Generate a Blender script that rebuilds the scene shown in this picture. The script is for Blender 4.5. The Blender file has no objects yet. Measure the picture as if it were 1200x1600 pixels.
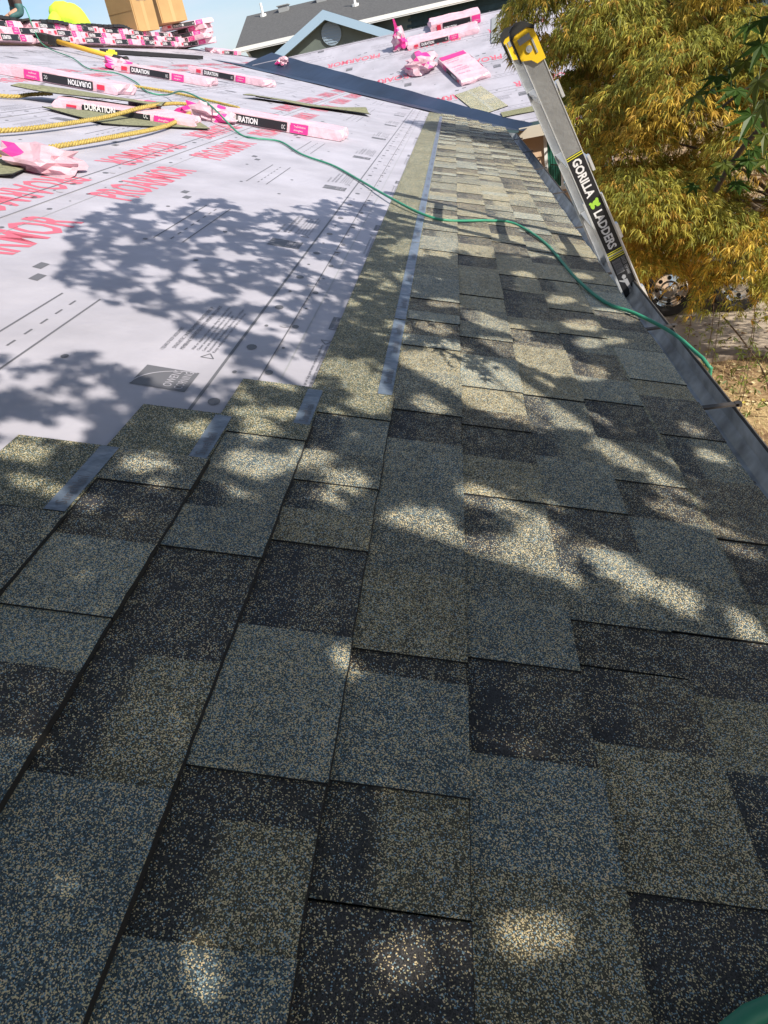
import bpy, bmesh, math, random
import numpy as np
from mathutils import Vector, Matrix, noise as mnoise
R = random.Random(7)
rng = np.random.default_rng(11)
scene = bpy.context.scene
COL = scene.collection

# ------------------------------------------------------------------ camera
PITCH = math.atan(4/12)
CP, SP = math.cos(PITCH), math.sin(PITCH)
D = Vector((CP, 0, -SP)); N = Vector((SP, 0, CP)); Y = Vector((0, 1, 0))
CAM = N*0.664
_M = Matrix(((0.98030, -0.10587, -0.16688), (0.0828, -0.54315, 0.83561), (-0.17910, -0.83292, -0.52365)))  # rows: world axes in (right, down, forward)
def _orth():
    e = Vector((109, -715, 1100)).normalized()
    d = Vector((1, .165, 0)); d.z = -(e.x + .165*e.y)/e.z; d.normalize()
    n = d.cross(e).normalized()
    if n.y > 0: n = -n
    return CP*d + SP*n, e, -SP*d + CP*n
_X, _Y, _Z = _orth()
right = Vector((_X.x, _Y.x, _Z.x)); down = Vector((_X.y, _Y.y, _Z.y)); fwd = Vector((_X.z, _Y.z, _Z.z))
cd = bpy.data.cameras.new('camera'); cam = bpy.data.objects.new('camera', cd); COL.objects.link(cam)
mw = Matrix.Identity(4)
for i in range(3):
    mw[i][0] = right[i]; mw[i][1] = -down[i]; mw[i][2] = -fwd[i]; mw[i][3] = CAM[i]
cam.matrix_world = mw
cd.sensor_fit = 'VERTICAL'; cd.sensor_height = 32.0; cd.sensor_width = 24.0; cd.lens = 22.0
cd.clip_start = 0.02; cd.clip_end = 2000
scene.camera = cam
def project(p):                     # metres -> photo pixels, used to trim foliage and map where the crown lets sun in
    q = Vector(p) - CAM
    z = q.dot(fwd)
    if z < .05: return None
    return (q.dot(right)/z*1100 + 600, q.dot(down)/z*1100 + 800, z)

# ------------------------------------------------------------------ light
SUN = Vector((.651, -.482, .585)).normalized()
world = bpy.data.worlds.new('World'); scene.world = world; world.use_nodes = True
wn = world.node_tree; wn.nodes.clear()
def WN(t): return wn.nodes.new(t)
sky = WN('ShaderNodeTexSky'); sky.sky_type = 'NISHITA'; sky.sun_disc = False
sky.sun_elevation = math.asin(SUN.z); sky.sun_rotation = math.atan2(SUN.x, SUN.y)
sky.air_density = 1.0; sky.dust_density = 1.0; sky.ozone_density = 3.5
bg = WN('ShaderNodeBackground'); bg.inputs['Strength'].default_value = 0.11
tc = WN('ShaderNodeTexCoord'); mp = WN('ShaderNodeMapping'); mp.inputs['Scale'].default_value = (1.6, 1.6, 6)
cl = WN('ShaderNodeTexNoise'); cl.inputs['Scale'].default_value = 1.7; cl.inputs['Detail'].default_value = 8; cl.inputs['Roughness'].default_value = .6
rp_ = WN('ShaderNodeValToRGB'); rp_.color_ramp.elements[0].position = .36; rp_.color_ramp.elements[1].position = .72
mx = WN('ShaderNodeMix'); mx.data_type = 'RGBA'; mx.inputs[7].default_value = (5.6, 6.0, 6.6, 1)
out = WN('ShaderNodeOutputWorld')
sc_ = WN('ShaderNodeMath'); sc_.operation = 'MULTIPLY'; sc_.inputs[1].default_value = .8
wn.links.new(tc.outputs['Generated'], mp.inputs[0]); wn.links.new(mp.outputs[0], cl.inputs[0])
wn.links.new(cl.outputs[0], rp_.inputs[0]); wn.links.new(rp_.outputs[0], sc_.inputs[0])
wn.links.new(sc_.outputs[0], mx.inputs[0]); wn.links.new(sky.outputs[0], mx.inputs[6])
wn.links.new(mx.outputs[2], bg.inputs[0]); wn.links.new(bg.outputs[0], out.inputs[0])
sl = bpy.data.lights.new('sun', 'SUN'); so = bpy.data.objects.new('sun', sl); COL.objects.link(so)
sl.energy = 5.0; sl.angle = math.radians(.53); sl.color = (1, .93, .80)
so.rotation_euler = SUN.to_track_quat('Z', 'Y').to_euler(); so.location = (4, -4, 8)
scene.view_settings.view_transform = 'Standard'; scene.view_settings.look = 'None'
scene.view_settings.exposure = 0.42; scene.view_settings.gamma = 1
scene.cycles.max_bounces = 6

# ------------------------------------------------------------------ helpers
class MB:
    def __init__(s): s.v = []; s.f = []; s.m = []; s.attr = []; s.cur = (1, 1, 1, 1)
    def quad(s, *ps, mi=0):
        b = len(s.v); s.v += [tuple(p) for p in ps]; s.f.append(tuple(range(b, b+len(ps)))); s.m.append(mi); s.attr += [s.cur]*len(ps)
    poly = quad
    def box(s, a, b, mi=0, M=None):
        x0, y0, z0 = a; x1, y1, z1 = b
        c = [Vector(p) for p in ((x0,y0,z0),(x1,y0,z0),(x1,y1,z0),(x0,y1,z0),(x0,y0,z1),(x1,y0,z1),(x1,y1,z1),(x0,y1,z1))]
        if M is not None: c = [M @ p for p in c]
        for q in ((0,3,2,1),(4,5,6,7),(0,1,5,4),(1,2,6,5),(2,3,7,6),(3,0,4,7)): s.quad(*[c[i] for i in q], mi=mi)
    def tube(s, pts, r, n=8, mi=0, caps=True):
        pts = [Vector(p) for p in pts]; L = len(pts)
        rs = r if isinstance(r, (list, tuple)) else [r]*L
        up = Vector((0, 0, 1)); rings = []
        prev = None
        for i, p in enumerate(pts):
            d = (pts[min(i+1, L-1)] - pts[max(i-1, 0)]).normalized()
            if prev is None:
                a = d.cross(up)
                if a.length < .05: a = d.cross(Vector((1, 0, 0)))
            else: a = prev - d*prev.dot(d)
            a.normalize(); prev = a; b = d.cross(a)
            base = len(s.v)
            for k in range(n):
                th = 2*math.pi*k/n; s.v.append(tuple(p + (a*math.cos(th) + b*math.sin(th))*rs[i])); s.attr.append(s.cur)
            rings.append(base)
        for i in range(L-1):
            for k in range(n):
                s.f.append((rings[i]+k, rings[i]+(k+1) % n, rings[i+1]+(k+1) % n, rings[i+1]+k)); s.m.append(mi)
        if caps:
            s.f.append(tuple(rings[0]+k for k in range(n))[::-1]); s.m.append(mi)
            s.f.append(tuple(rings[-1]+k for k in range(n))); s.m.append(mi)
    def build(s, name, mats, parent=None, smooth=False, tone=False, M=None):
        me = bpy.data.meshes.new(name); me.from_pydata(s.v, [], s.f)
        for m in (mats if isinstance(mats, (list, tuple)) else [mats]): me.materials.append(m)
        me.polygons.foreach_set('material_index', s.m)
        if smooth: me.polygons.foreach_set('use_smooth', [True]*len(s.f))
        if tone:
            a = me.attributes.new('tone', 'FLOAT_COLOR', 'POINT'); a.data.foreach_set('color', np.array(s.attr, dtype=np.float32).ravel())
        me.update()
        return link(name, me, parent, M)
def link(name, data, parent=None, M=None):
    o = bpy.data.objects.new(name, data); COL.objects.link(o)
    if parent is not None: o.parent = parent
    if M is not None: o.matrix_local = M
    return o
def tag(o, label=None, cat=None, group=None, kind=None):
    if label: o['label'] = label
    if cat: o['category'] = cat
    if group: o['group'] = group
    if kind: o['kind'] = kind
    return o
def empty(name, M, label=None, cat=None, group=None):
    o = bpy.data.objects.new(name, None); COL.objects.link(o); o.empty_display_size = .1
    if isinstance(M, Matrix): o.matrix_world = M
    else: o.location = M
    return tag(o, label, cat, group)
def copy_tree(o, parent=None):
    c = o.copy(); COL.objects.link(c)
    if parent is not None: c.parent = parent
    for ch in o.children: copy_tree(ch, c)
    return c
def np_mesh(name, verts, faces_n, mats, parent=None, tone=None):
    """verts (n,3) used face by face, faces_n = verts per face"""
    me = bpy.data.meshes.new(name); nv = len(verts); nf = nv//faces_n
    me.vertices.add(nv); me.vertices.foreach_set('co', np.asarray(verts, dtype=np.float32).ravel())
    me.loops.add(nv); me.loops.foreach_set('vertex_index', np.arange(nv, dtype=np.int32))
    me.polygons.add(nf); me.polygons.foreach_set('loop_start', np.arange(0, nv, faces_n, dtype=np.int32))
    for m in mats: me.materials.append(m)
    if tone is not None:
        a = me.attributes.new('tone', 'FLOAT_COLOR', 'POINT'); a.data.foreach_set('color', np.asarray(tone, dtype=np.float32).ravel())
    me.update(calc_edges=True); me.validate()
    return link(name, me, parent)

def frame(O, a, b, c):
    M = Matrix.Identity(4)
    for i in range(3): M[i][0] = a[i]; M[i][1] = b[i]; M[i][2] = c[i]; M[i][3] = O[i]
    return M
F1 = frame(Vector((0,0,0)), Y, -D, N)                     # near roof slope: (along eave, up slope, height)
B2 = Vector((0, CP, SP)); C2 = Vector((0, -SP, CP)); X3 = Vector((1, 0, 0))
F2 = frame(Vector((0, 10.85, 0)), X3, B2, C2)             # wing slope
def r1(v, t, h=0): return D*v + Y*t + N*h
def r2(x, s, h=0): return F2 @ Vector((x, s, h))
def along(M, x, y, z=0, rz=0): return M @ Matrix.Translation((x, y, z)) @ Matrix.Rotation(rz, 4, 'Z')

# ------------------------------------------------------------------ materials
def mat(name, col, rough=.6, metal=0, nscale=0, namt=.25, bump=0, bscale=60, attr=False, trans=0, spec=.5):
    m = bpy.data.materials.new(name); m.use_nodes = True; nt = m.node_tree; p = nt.nodes['Principled BSDF']
    p.inputs['Base Color'].default_value = (*col, 1); p.inputs['Roughness'].default_value = rough; p.inputs['Metallic'].default_value = metal
    p.inputs['Specular IOR Level'].default_value = spec
    src = None
    tcn = nt.nodes.new('ShaderNodeTexCoord')
    if attr:
        at = nt.nodes.new('ShaderNodeAttribute'); at.attribute_name = 'tone'; src = at.outputs['Color']
    if nscale:
        no = nt.nodes.new('ShaderNodeTexNoise'); no.inputs['Scale'].default_value = nscale; no.inputs['Detail'].default_value = 6
        nt.links.new(tcn.outputs['Object'], no.inputs['Vector'])
        mr = nt.nodes.new('ShaderNodeMapRange'); mr.inputs[1].default_value = .3; mr.inputs[2].default_value = .7
        mr.inputs[3].default_value = 1-namt; mr.inputs[4].default_value = 1+namt
        nt.links.new(no.outputs[0], mr.inputs[0])
        vm = nt.nodes.new('ShaderNodeVectorMath'); vm.operation = 'SCALE'
        if src: nt.links.new(src, vm.inputs[0])
        else: vm.inputs[0].default_value = col
        nt.links.new(mr.outputs[0], vm.inputs['Scale']); src = vm.outputs[0]
    if src: nt.links.new(src, p.inputs['Base Color'])
    if bump:
        bn = nt.nodes.new('ShaderNodeTexNoise'); bn.inputs['Scale'].default_value = bscale; bn.inputs['Detail'].default_value = 5
        nt.links.new(tcn.outputs['Object'], bn.inputs['Vector'])
        bu = nt.nodes.new('ShaderNodeBump'); bu.inputs['Strength'].default_value = bump; bu.inputs['Distance'].default_value = .01
        nt.links.new(bn.outputs[0], bu.inputs['Height']); nt.links.new(bu.outputs[0], p.inputs['Normal'])
    if trans:
        tr = nt.nodes.new('ShaderNodeBsdfTranslucent'); ms = nt.nodes.new('ShaderNodeMixShader'); ms.inputs[0].default_value = trans
        if src: nt.links.new(src, tr.inputs[0])
        else: tr.inputs[0].default_value = (*col, 1)
        nt.links.new(p.outputs[0], ms.inputs[1]); nt.links.new(tr.outputs[0], ms.inputs[2]); nt.links.new(ms.outputs[0], nt.nodes['Material Output'].inputs[0])
    return m
def granule_mat(name='asphalt_granules', scale=880):
    m = bpy.data.materials.new(name); m.use_nodes = True; nt = m.node_tree; p = nt.nodes['Principled BSDF']; L = nt.links
    n = lambda t: nt.nodes.new(t)
    at = n('ShaderNodeAttribute'); at.attribute_name = 'tone'
    geo = n('ShaderNodeNewGeometry')
    vo = n('ShaderNodeTexVoronoi'); vo.inputs['Scale'].default_value = scale; L.new(geo.outputs['Position'], vo.inputs['Vector'])
    sep = n('ShaderNodeSeparateColor'); L.new(vo.outputs['Color'], sep.inputs[0])
    # patchy density
    no = n('ShaderNodeTexNoise'); no.inputs['Scale'].default_value = 38; no.inputs['Detail'].default_value = 5; L.new(geo.outputs['Position'], no.inputs['Vector'])
    a1 = n('ShaderNodeMath'); a1.operation = 'MULTIPLY_ADD'; a1.inputs[1].default_value = .5; a1.inputs[2].default_value = -.25; L.new(no.outputs[0], a1.inputs[0])
    a2 = n('ShaderNodeMath'); a2.operation = 'ADD'; L.new(at.outputs['Alpha'], a2.inputs[0]); L.new(a1.outputs[0], a2.inputs[1])
    lt = n('ShaderNodeMath'); lt.operation = 'LESS_THAN'; L.new(sep.outputs[0], lt.inputs[0]); L.new(a2.outputs[0], lt.inputs[1])
    base = n('ShaderNodeMapRange'); base.inputs[3].default_value = .35; base.inputs[4].default_value = 1.5; L.new(sep.outputs[1], base.inputs[0])
    bs = n('ShaderNodeVectorMath'); bs.operation = 'SCALE'; L.new(at.outputs['Color'], bs.inputs[0]); L.new(base.outputs[0], bs.inputs['Scale'])
    cr = n('ShaderNodeValToRGB'); e = cr.color_ramp; e.interpolation = 'CONSTANT'
    e.elements[0].position = 0; e.elements[0].color = (.82, .66, .38, 1)
    e.elements[1].position = .42; e.elements[1].color = (.66, .59, .36, 1)
    for pos, c in ((.6, (.25, .39, .49, 1)), (.84, (.36, .48, .52, 1)), (.93, (.88, .70, .48, 1))):
        q = e.elements.new(pos); q.color = c
    L.new(sep.outputs[2], cr.inputs[0])
    mx = n('ShaderNodeMix'); mx.data_type = 'RGBA'; L.new(lt.outputs[0], mx.inputs[0]); L.new(bs.outputs[0], mx.inputs[6]); L.new(cr.outputs[0], mx.inputs[7])
    # large soft stains
    n2 = n('ShaderNodeTexNoise'); n2.inputs['Scale'].default_value = 5; n2.inputs['Detail'].default_value = 4; L.new(geo.outputs['Position'], n2.inputs['Vector'])
    m2 = n('ShaderNodeMapRange'); m2.inputs[1].default_value = .3; m2.inputs[2].default_value = .7; m2.inputs[3].default_value = .85; m2.inputs[4].default_value = 1.12; L.new(n2.outputs[0], m2.inputs[0])
    fs = n('ShaderNodeVectorMath'); fs.operation = 'SCALE'; L.new(mx.outputs[2], fs.inputs[0]); L.new(m2.outputs[0], fs.inputs['Scale'])
    L.new(fs.outputs[0], p.inputs['Base Color'])
    p.inputs['Roughness'].default_value = .75; p.inputs['Specular IOR Level'].default_value = .35
    bu = n('ShaderNodeBump'); bu.inputs['Strength'].default_value = .5; bu.inputs['Distance'].default_value = .0014; bu.invert = True
    L.new(vo.outputs['Distance'], bu.inputs['Height'])
    L.new(bu.outputs[0], p.inputs['Normal'])
    return m
M_gran = granule_mat()
M_asph = mat('asphalt_cut_edge', (.012, .012, .013), .8)
M_deck = mat('plywood_deck', (.35, .26, .16), .8, nscale=3)
def membrane_mat(name, col):
    m = mat(name, col, .58, nscale=3.6, namt=.13, bump=.6, bscale=2.6, spec=.3); nt = m.node_tree
    bu = [n for n in nt.nodes if n.type == 'BUMP'][0]; bu.inputs['Distance'].default_value = .035
    # fine creases on top of the slow waves
    w = nt.nodes.new('ShaderNodeTexNoise'); w.inputs['Scale'].default_value = 11; w.inputs['Detail'].default_value = 3; w.noise_type = 'RIDGED_MULTIFRACTAL' if hasattr(w, 'noise_type') else None
    g = nt.nodes.new('ShaderNodeNewGeometry'); nt.links.new(g.outputs['Position'], w.inputs['Vector'])
    b2 = nt.nodes.new('ShaderNodeBump'); b2.inputs['Strength'].default_value = .25; b2.inputs['Distance'].default_value = .004
    nt.links.new(w.outputs[0], b2.inputs['Height']); nt.links.new(bu.outputs[0], b2.inputs['Normal']); nt.links.new(b2.outputs[0], nt.nodes['Principled BSDF'].inputs['Normal'])
    return m
M_mem = membrane_mat('pale_pink_underlayment', (.41, .395, .455))
M_ink = mat('dark_grey_ink', (.13, .13, .15), .6)
M_inkl = mat('light_grey_ink', (.33, .33, .36), .6)
M_red = mat('faded_red_ink', (.62, .13, .19), .6)
M_redp = mat('pale_red_ink', (.66, .24, .30), .6)
M_black = mat('black_print', (.014, .014, .018), .45)
M_white = mat('white_print', (.75, .73, .75), .5)
M_pink = mat('pink_bundle_wrap', (.74, .48, .55), .32, nscale=9, namt=.13, bump=.8, bscale=22)
M_pinkl = mat('pale_pink_film', (.70, .46, .53), .3, nscale=11, namt=.15, bump=.6, bscale=30, trans=.2)
M_mag = mat('magenta_print', (.72, .04, .26), .4)
M_rsq = mat('red_print', (.62, .03, .07), .4)
M_flash = mat('dark_blue_valley_metal', (.017, .032, .068), .38, nscale=1.4, namt=.35, bump=.25, bscale=4)
M_edge = mat('black_drip_edge', (.02, .02, .022), .5)
M_alu = mat('brushed_aluminium', (.42, .43, .45), .42, .8, nscale=20, namt=.12, bump=.1, bscale=90)
M_aluw = mat('bright_aluminium_edge', (.75, .77, .80), .35, .6)
M_gut = mat('weathered_gutter_metal', (.33, .36, .40), .5, .3, nscale=14, namt=.4, bump=.2, bscale=30)
M_gutlip = mat('dark_gutter_lip', (.07, .06, .055), .55, .3, nscale=20, namt=.4)
M_gutbr = mat('beige_gutter_face', (.36, .30, .24), .6, nscale=12, namt=.3)
M_debris = mat('roof_grit_debris', (.14, .105, .055), .95, nscale=60, namt=.6)
M_yel = mat('yellow_plastic', (.80, .52, .02), .4)
M_yline = mat('yellow_line', (.75, .70, .05), .5)
M_rub = mat('black_rubber', (.02, .02, .02), .75, nscale=30)
M_lime = mat('lime_yellow_fabric', (.55, .85, .05), .8, nscale=8, namt=.15, bump=.5, bscale=12)
M_tapegrey = mat('grey_reflective_tape', (.45, .48, .42), .5)
M_card = mat('brown_cardboard', (.42, .26, .11), .8, nscale=4, namt=.08)
M_cardl = mat('cardboard_tape', (.48, .31, .14), .5)
M_rope = mat('yellow_poly_rope', (.42, .31, .08), .65, nscale=120, namt=.45, bump=.4, bscale=300)
M_hose = mat('green_rubber_hose', (.035, .25, .15), .5, nscale=10, namt=.12)
M_film = mat('translucent_release_film', (.13, .165, .22), .35, nscale=25, namt=.15, bump=.6, bscale=30)
M_olive = mat('olive_shingle_back', (.20, .20, .12), .9, nscale=60, namt=.35)
M_tealwall = mat('dark_teal_siding', (.035, .07, .085), .8, nscale=3, namt=.2)
M_greywall = mat('grey_green_stucco', (.115, .14, .13), .9, nscale=2, namt=.12)
M_fascia = mat('pale_blue_painted_trim', (.30, .42, .55), .5)
M_vent = mat('blue_grey_vent', (.23, .30, .38), .6)
M_farroof = mat('charcoal_composition_roof', (.095, .094, .096), .9, nscale=14, namt=.25)
M_whitep = mat('white_paint', (.75, .75, .74), .5)
M_siding = mat('beige_siding', (.56, .40, .28), .75, nscale=3, namt=.08)
M_greenbl = mat('dark_green_slats', (.02, .14, .10), .5)
M_boot = mat('teal_grey_boot_leather', (.035, .11, .11), .6, nscale=20)
M_trous = mat('dark_brown_trousers', (.10, .065, .055), .85, nscale=12)
M_skin = mat('skin', (.45, .25, .17), .5)
M_hair = mat('dark_hair', (.02, .015, .01), .6)
M_chrome = mat('chrome_rim', (.75, .75, .74), .16, 1.0)
M_tyre = mat('tyre_rubber', (.035, .033, .032), .85, nscale=15)
M_grey = mat('grey_painted_steel', (.28, .29, .30), .5)
M_bark = mat('maple_bark', (.11, .08, .055), .9, nscale=12, namt=.4, bump=.8, bscale=30)
M_leafn = mat('maple_leaf_green', (.05, .10, .02), .5, attr=True, trans=.2, spec=.3)
M_lace = mat('laceleaf_foliage', (.2, .2, .03), .55, attr=True, trans=.3, spec=.25)
M_far = mat('far_foliage', (.06, .10, .03), .7, attr=True)

# ------------------------------------------------------------------ setting
ZG = -2.9
def ground():
    m = bpy.data.materials.new('dry_lawn'); m.use_nodes = True; nt = m.node_tree; p = nt.nodes['Principled BSDF']
    g = nt.nodes.new('ShaderNodeNewGeometry')
    a = nt.nodes.new('ShaderNodeTexNoise'); a.inputs['Scale'].default_value = 1.1; a.inputs['Detail'].default_value = 6
    b = nt.nodes.new('ShaderNodeTexNoise'); b.inputs['Scale'].default_value = 22; b.inputs['Detail'].default_value = 8; b.inputs['Roughness'].default_value = .75
    nt.links.new(g.outputs['Position'], a.inputs[0]); nt.links.new(g.outputs['Position'], b.inputs[0])
    mm = nt.nodes.new('ShaderNodeMath'); mm.operation = 'MULTIPLY_ADD'; mm.inputs[1].default_value = .55; nt.links.new(a.outputs[0], mm.inputs[0]); 
    m3 = nt.nodes.new('ShaderNodeMath'); m3.operation = 'MULTIPLY'; m3.inputs[1].default_value = .45; nt.links.new(b.outputs[0], m3.inputs[0]); nt.links.new(m3.outputs[0], mm.inputs[2])
    r = nt.nodes.new('ShaderNodeValToRGB'); e = r.color_ramp
    e.elements[0].position = .38; e.elements[0].color = (.13, .075, .04, 1)
    e.elements[1].position = .62; e.elements[1].color = (.60, .46, .24, 1)
    q = e.elements.new(.49); q.color = (.30, .19, .10, 1)
    nt.links.new(mm.outputs[0], r.inputs[0]); nt.links.new(r.outputs[0], p.inputs['Base Color']); p.inputs['Roughness'].default_value = .95
    mb = MB(); mb.quad((-900,-900,ZG), (900,-900,ZG), (900,900,ZG), (-900,900,ZG))
    tag(mb.build('ground', m), kind='structure')
    md = mat('concrete_driveway', (.46, .38, .30), .9, nscale=2.5, namt=.15, bump=.2, bscale=60)
    mb = MB(); mb.box((1.9, 8.3, ZG-.2), (14, 16, ZG+.03)); o = mb.build('driveway', md); tag(o, kind='structure')
    mb = MB()
    for i in range(14):
        x = 1.9 + i*1.5
        mb.box((x+.01, 8.12, ZG-.2), (min(x+1.49, 14), 8.296, ZG+.05))
    tag(mb.build('driveway_edging', mat('edging_concrete', (.30, .24, .19), .95, nscale=8)), kind='structure')
ground()

# ------------------------------------------------------------------ the house
house = empty('house', Vector((-2, 6, ZG)), 'single-storey house with its roof being re-shingled, pink-printed underlayment on both slopes', 'house')
HI = Matrix.Translation((2, -6, -ZG))      # children are modelled in world metres
def hpart(mb, name, mats, **k):
    o = mb.build(name, mats, house, **k); o.matrix_local = HI; return o
def hsub(o, parent): o.parent = parent; return o
SR, TE, T0 = 5.33, 17.6, -3.5
def tend(s): return min(10.85 + s*CP, TE) if s < 3.42 else TE
# deck
mb = MB()
rz = SR*SP
mb.quad(r1(.755, T0, 0), r1(.755, tend(-.755), 0), r1(-3.42, tend(3.41), 0), r1(-3.42, TE, 0), r1(-SR, TE, 0), r1(-SR, T0, 0))
mb.quad(r1(-SR, T0, 0), r1(-SR, TE, 0), (-SR*CP*2-.78, TE, -.78*SP), (-SR*CP*2-.78, T0, -.78*SP))
mb.quad(r2(.74, -.78), r2(3.0, -.78), r2(3.0, 3.43), r2(-3.25, 3.43))
mb.quad((3.0, 10.85+3.43*CP, 3.43*SP), (3.0, 17.9, -.1), (-3.25, 17.9, -.1), (-3.25, 10.85+3.43*CP, 3.43*SP))
roof = hpart(mb, 'roof_deck', M_deck)
# walls
mb = MB()
mb.box((-9.6, -3.2, ZG-.1), (.42, 17.2, -.26)); 
mb.quad((-9.6,17.2,-.27), (.42,17.2,-.27), (-5.05,17.2,rz-.06))
mb.quad((-9.6,-3.2,-.27), (-5.05,-3.2,rz-.06), (.42,-3.2,-.27))
hpart(mb, 'wall', M_siding)
mb = MB()
WY = 10.1
# wing wall with lap siding boards, leaving the window opening
def board(x0, x1, z0, z1): mb.quad((x0, WY, z0), (x1, WY, z0), (x1, WY+.018, z1), (x0, WY+.018, z1)); mb.quad((x0, WY+.018, z0), (x1, WY+.018, z0), (x1, WY, z0), (x0, WY, z0))
z = ZG
while z < -.42:
    z1 = min(z+.15, -.40)
    if z1 > -1.06: board(.42, 1.20, z, z1); board(2.05, 2.5, z, z1)
    else: board(.42, 2.5, z, z1)
    z += .15
mb.box((.42, WY+.02, ZG), (2.5, WY+.12, -1.08)); mb.box((2.42, WY+.02, ZG), (2.5, 17.5, -.36))
hpart(mb, 'wall', M_siding)
# soffit + fascia of the wing
mb = MB(); mb.box((.84, 10.0, -.36), (3.0, 10.10, -.33)); mb.box((.90, 9.95, -.40), (3.0, 10.0, -.275))
hpart(mb, 'fascia', mat('warm_white_fascia', (.55, .50, .42), .6))
win = hpart((lambda b: (b.box((1.2, WY-.02, -1.08), (1.24, WY+.06, -.42)), b.box((2.01, WY-.02, -1.08), (2.05, WY+.06, -.42)), b.box((1.24, WY-.02, -1.08), (2.01, WY+.06, -1.04)), b.box((1.24, WY-.02, -.46), (2.01, WY+.06, -.42)), b.box((1.395, WY-.015, -1.04), (1.425, WY+.05, -.46)), b)[-1])(MB()), 'window', M_whitep)
mb = MB()
x = 1.245
while x < 2.0:
    mb.box((x, WY+.0, -1.035), (x+.022, WY+.02, -.465)); x += .03
o = mb.build('blind_slat', M_greenbl, win); tag(o, kind='stuff')
mb = MB(); mb.box((1.24, WY+.03, -1.04), (2.01, WY+.035, -.46)); mb.build('pane', mat('dark_window_glass', (.01, .03, .03), .1), win)

# underlayment sheets with prints
def mem_h(ds): return .0012 + .0022*(1 - ds/1.14)
def add_text(body, size, M, material, name, parent, sx=1, spacing=1.0, bold=0, offset=0):
    cu = bpy.data.curves.new(name, 'FONT'); cu.body = body; cu.size = size; cu.align_x = 'LEFT'; cu.space_character = spacing; cu.offset = offset
    cu.resolution_u = 3
    ob = bpy.data.objects.new('tmp_text', cu); COL.objects.link(ob)
    dg = bpy.context.evaluated_depsgraph_get(); me = bpy.data.meshes.new_from_object(ob.evaluated_get(dg)); bpy.data.objects.remove(ob); bpy.data.curves.remove(cu)
    me.materials.clear(); me.materials.append(material); me.name = name
    o = link(name, me, parent); o.matrix_local = M @ Matrix.Scale(sx, 4, (1, 0, 0))
    return o
_tx = {}
def text_verts(body, size, sx=1.0, offset=0, width=None):
    key = (body, size, sx, offset)
    if key not in _tx:
        cu = bpy.data.curves.new('t', 'FONT'); cu.body = body; cu.size = size; cu.offset = offset; cu.resolution_u = 2
        ob = bpy.data.objects.new('t', cu); COL.objects.link(ob)
        dg = bpy.context.evaluated_depsgraph_get(); me = bpy.data.meshes.new_from_object(ob.evaluated_get(dg)); bpy.data.objects.remove(ob); bpy.data.curves.remove(cu)
        vs = [Vector((v.co.x*sx, v.co.y, 0)) for v in me.vertices]; fs = [tuple(p.vertices) for p in me.polygons]
        bpy.data.meshes.remove(me); _tx[key] = (vs, fs, max(v.x for v in vs))
    return _tx[key]
def put_text(mb, body, size, pos, fn, mi=0, sx=1.0, offset=0, fit=None):
    """fn maps local (x, y) -> world point"""
    vs, fs, w = text_verts(body, size, sx, offset)
    k = 1 if fit is None else fit/w
    b = len(mb.v); mb.v += [tuple(fn(pos[0]+v.x*k, pos[1]+v.y)) for v in vs]; mb.attr += [mb.cur]*len(vs)
    for f in fs: mb.f.append(tuple(b+i for i in f)); mb.m.append(mi)

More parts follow.
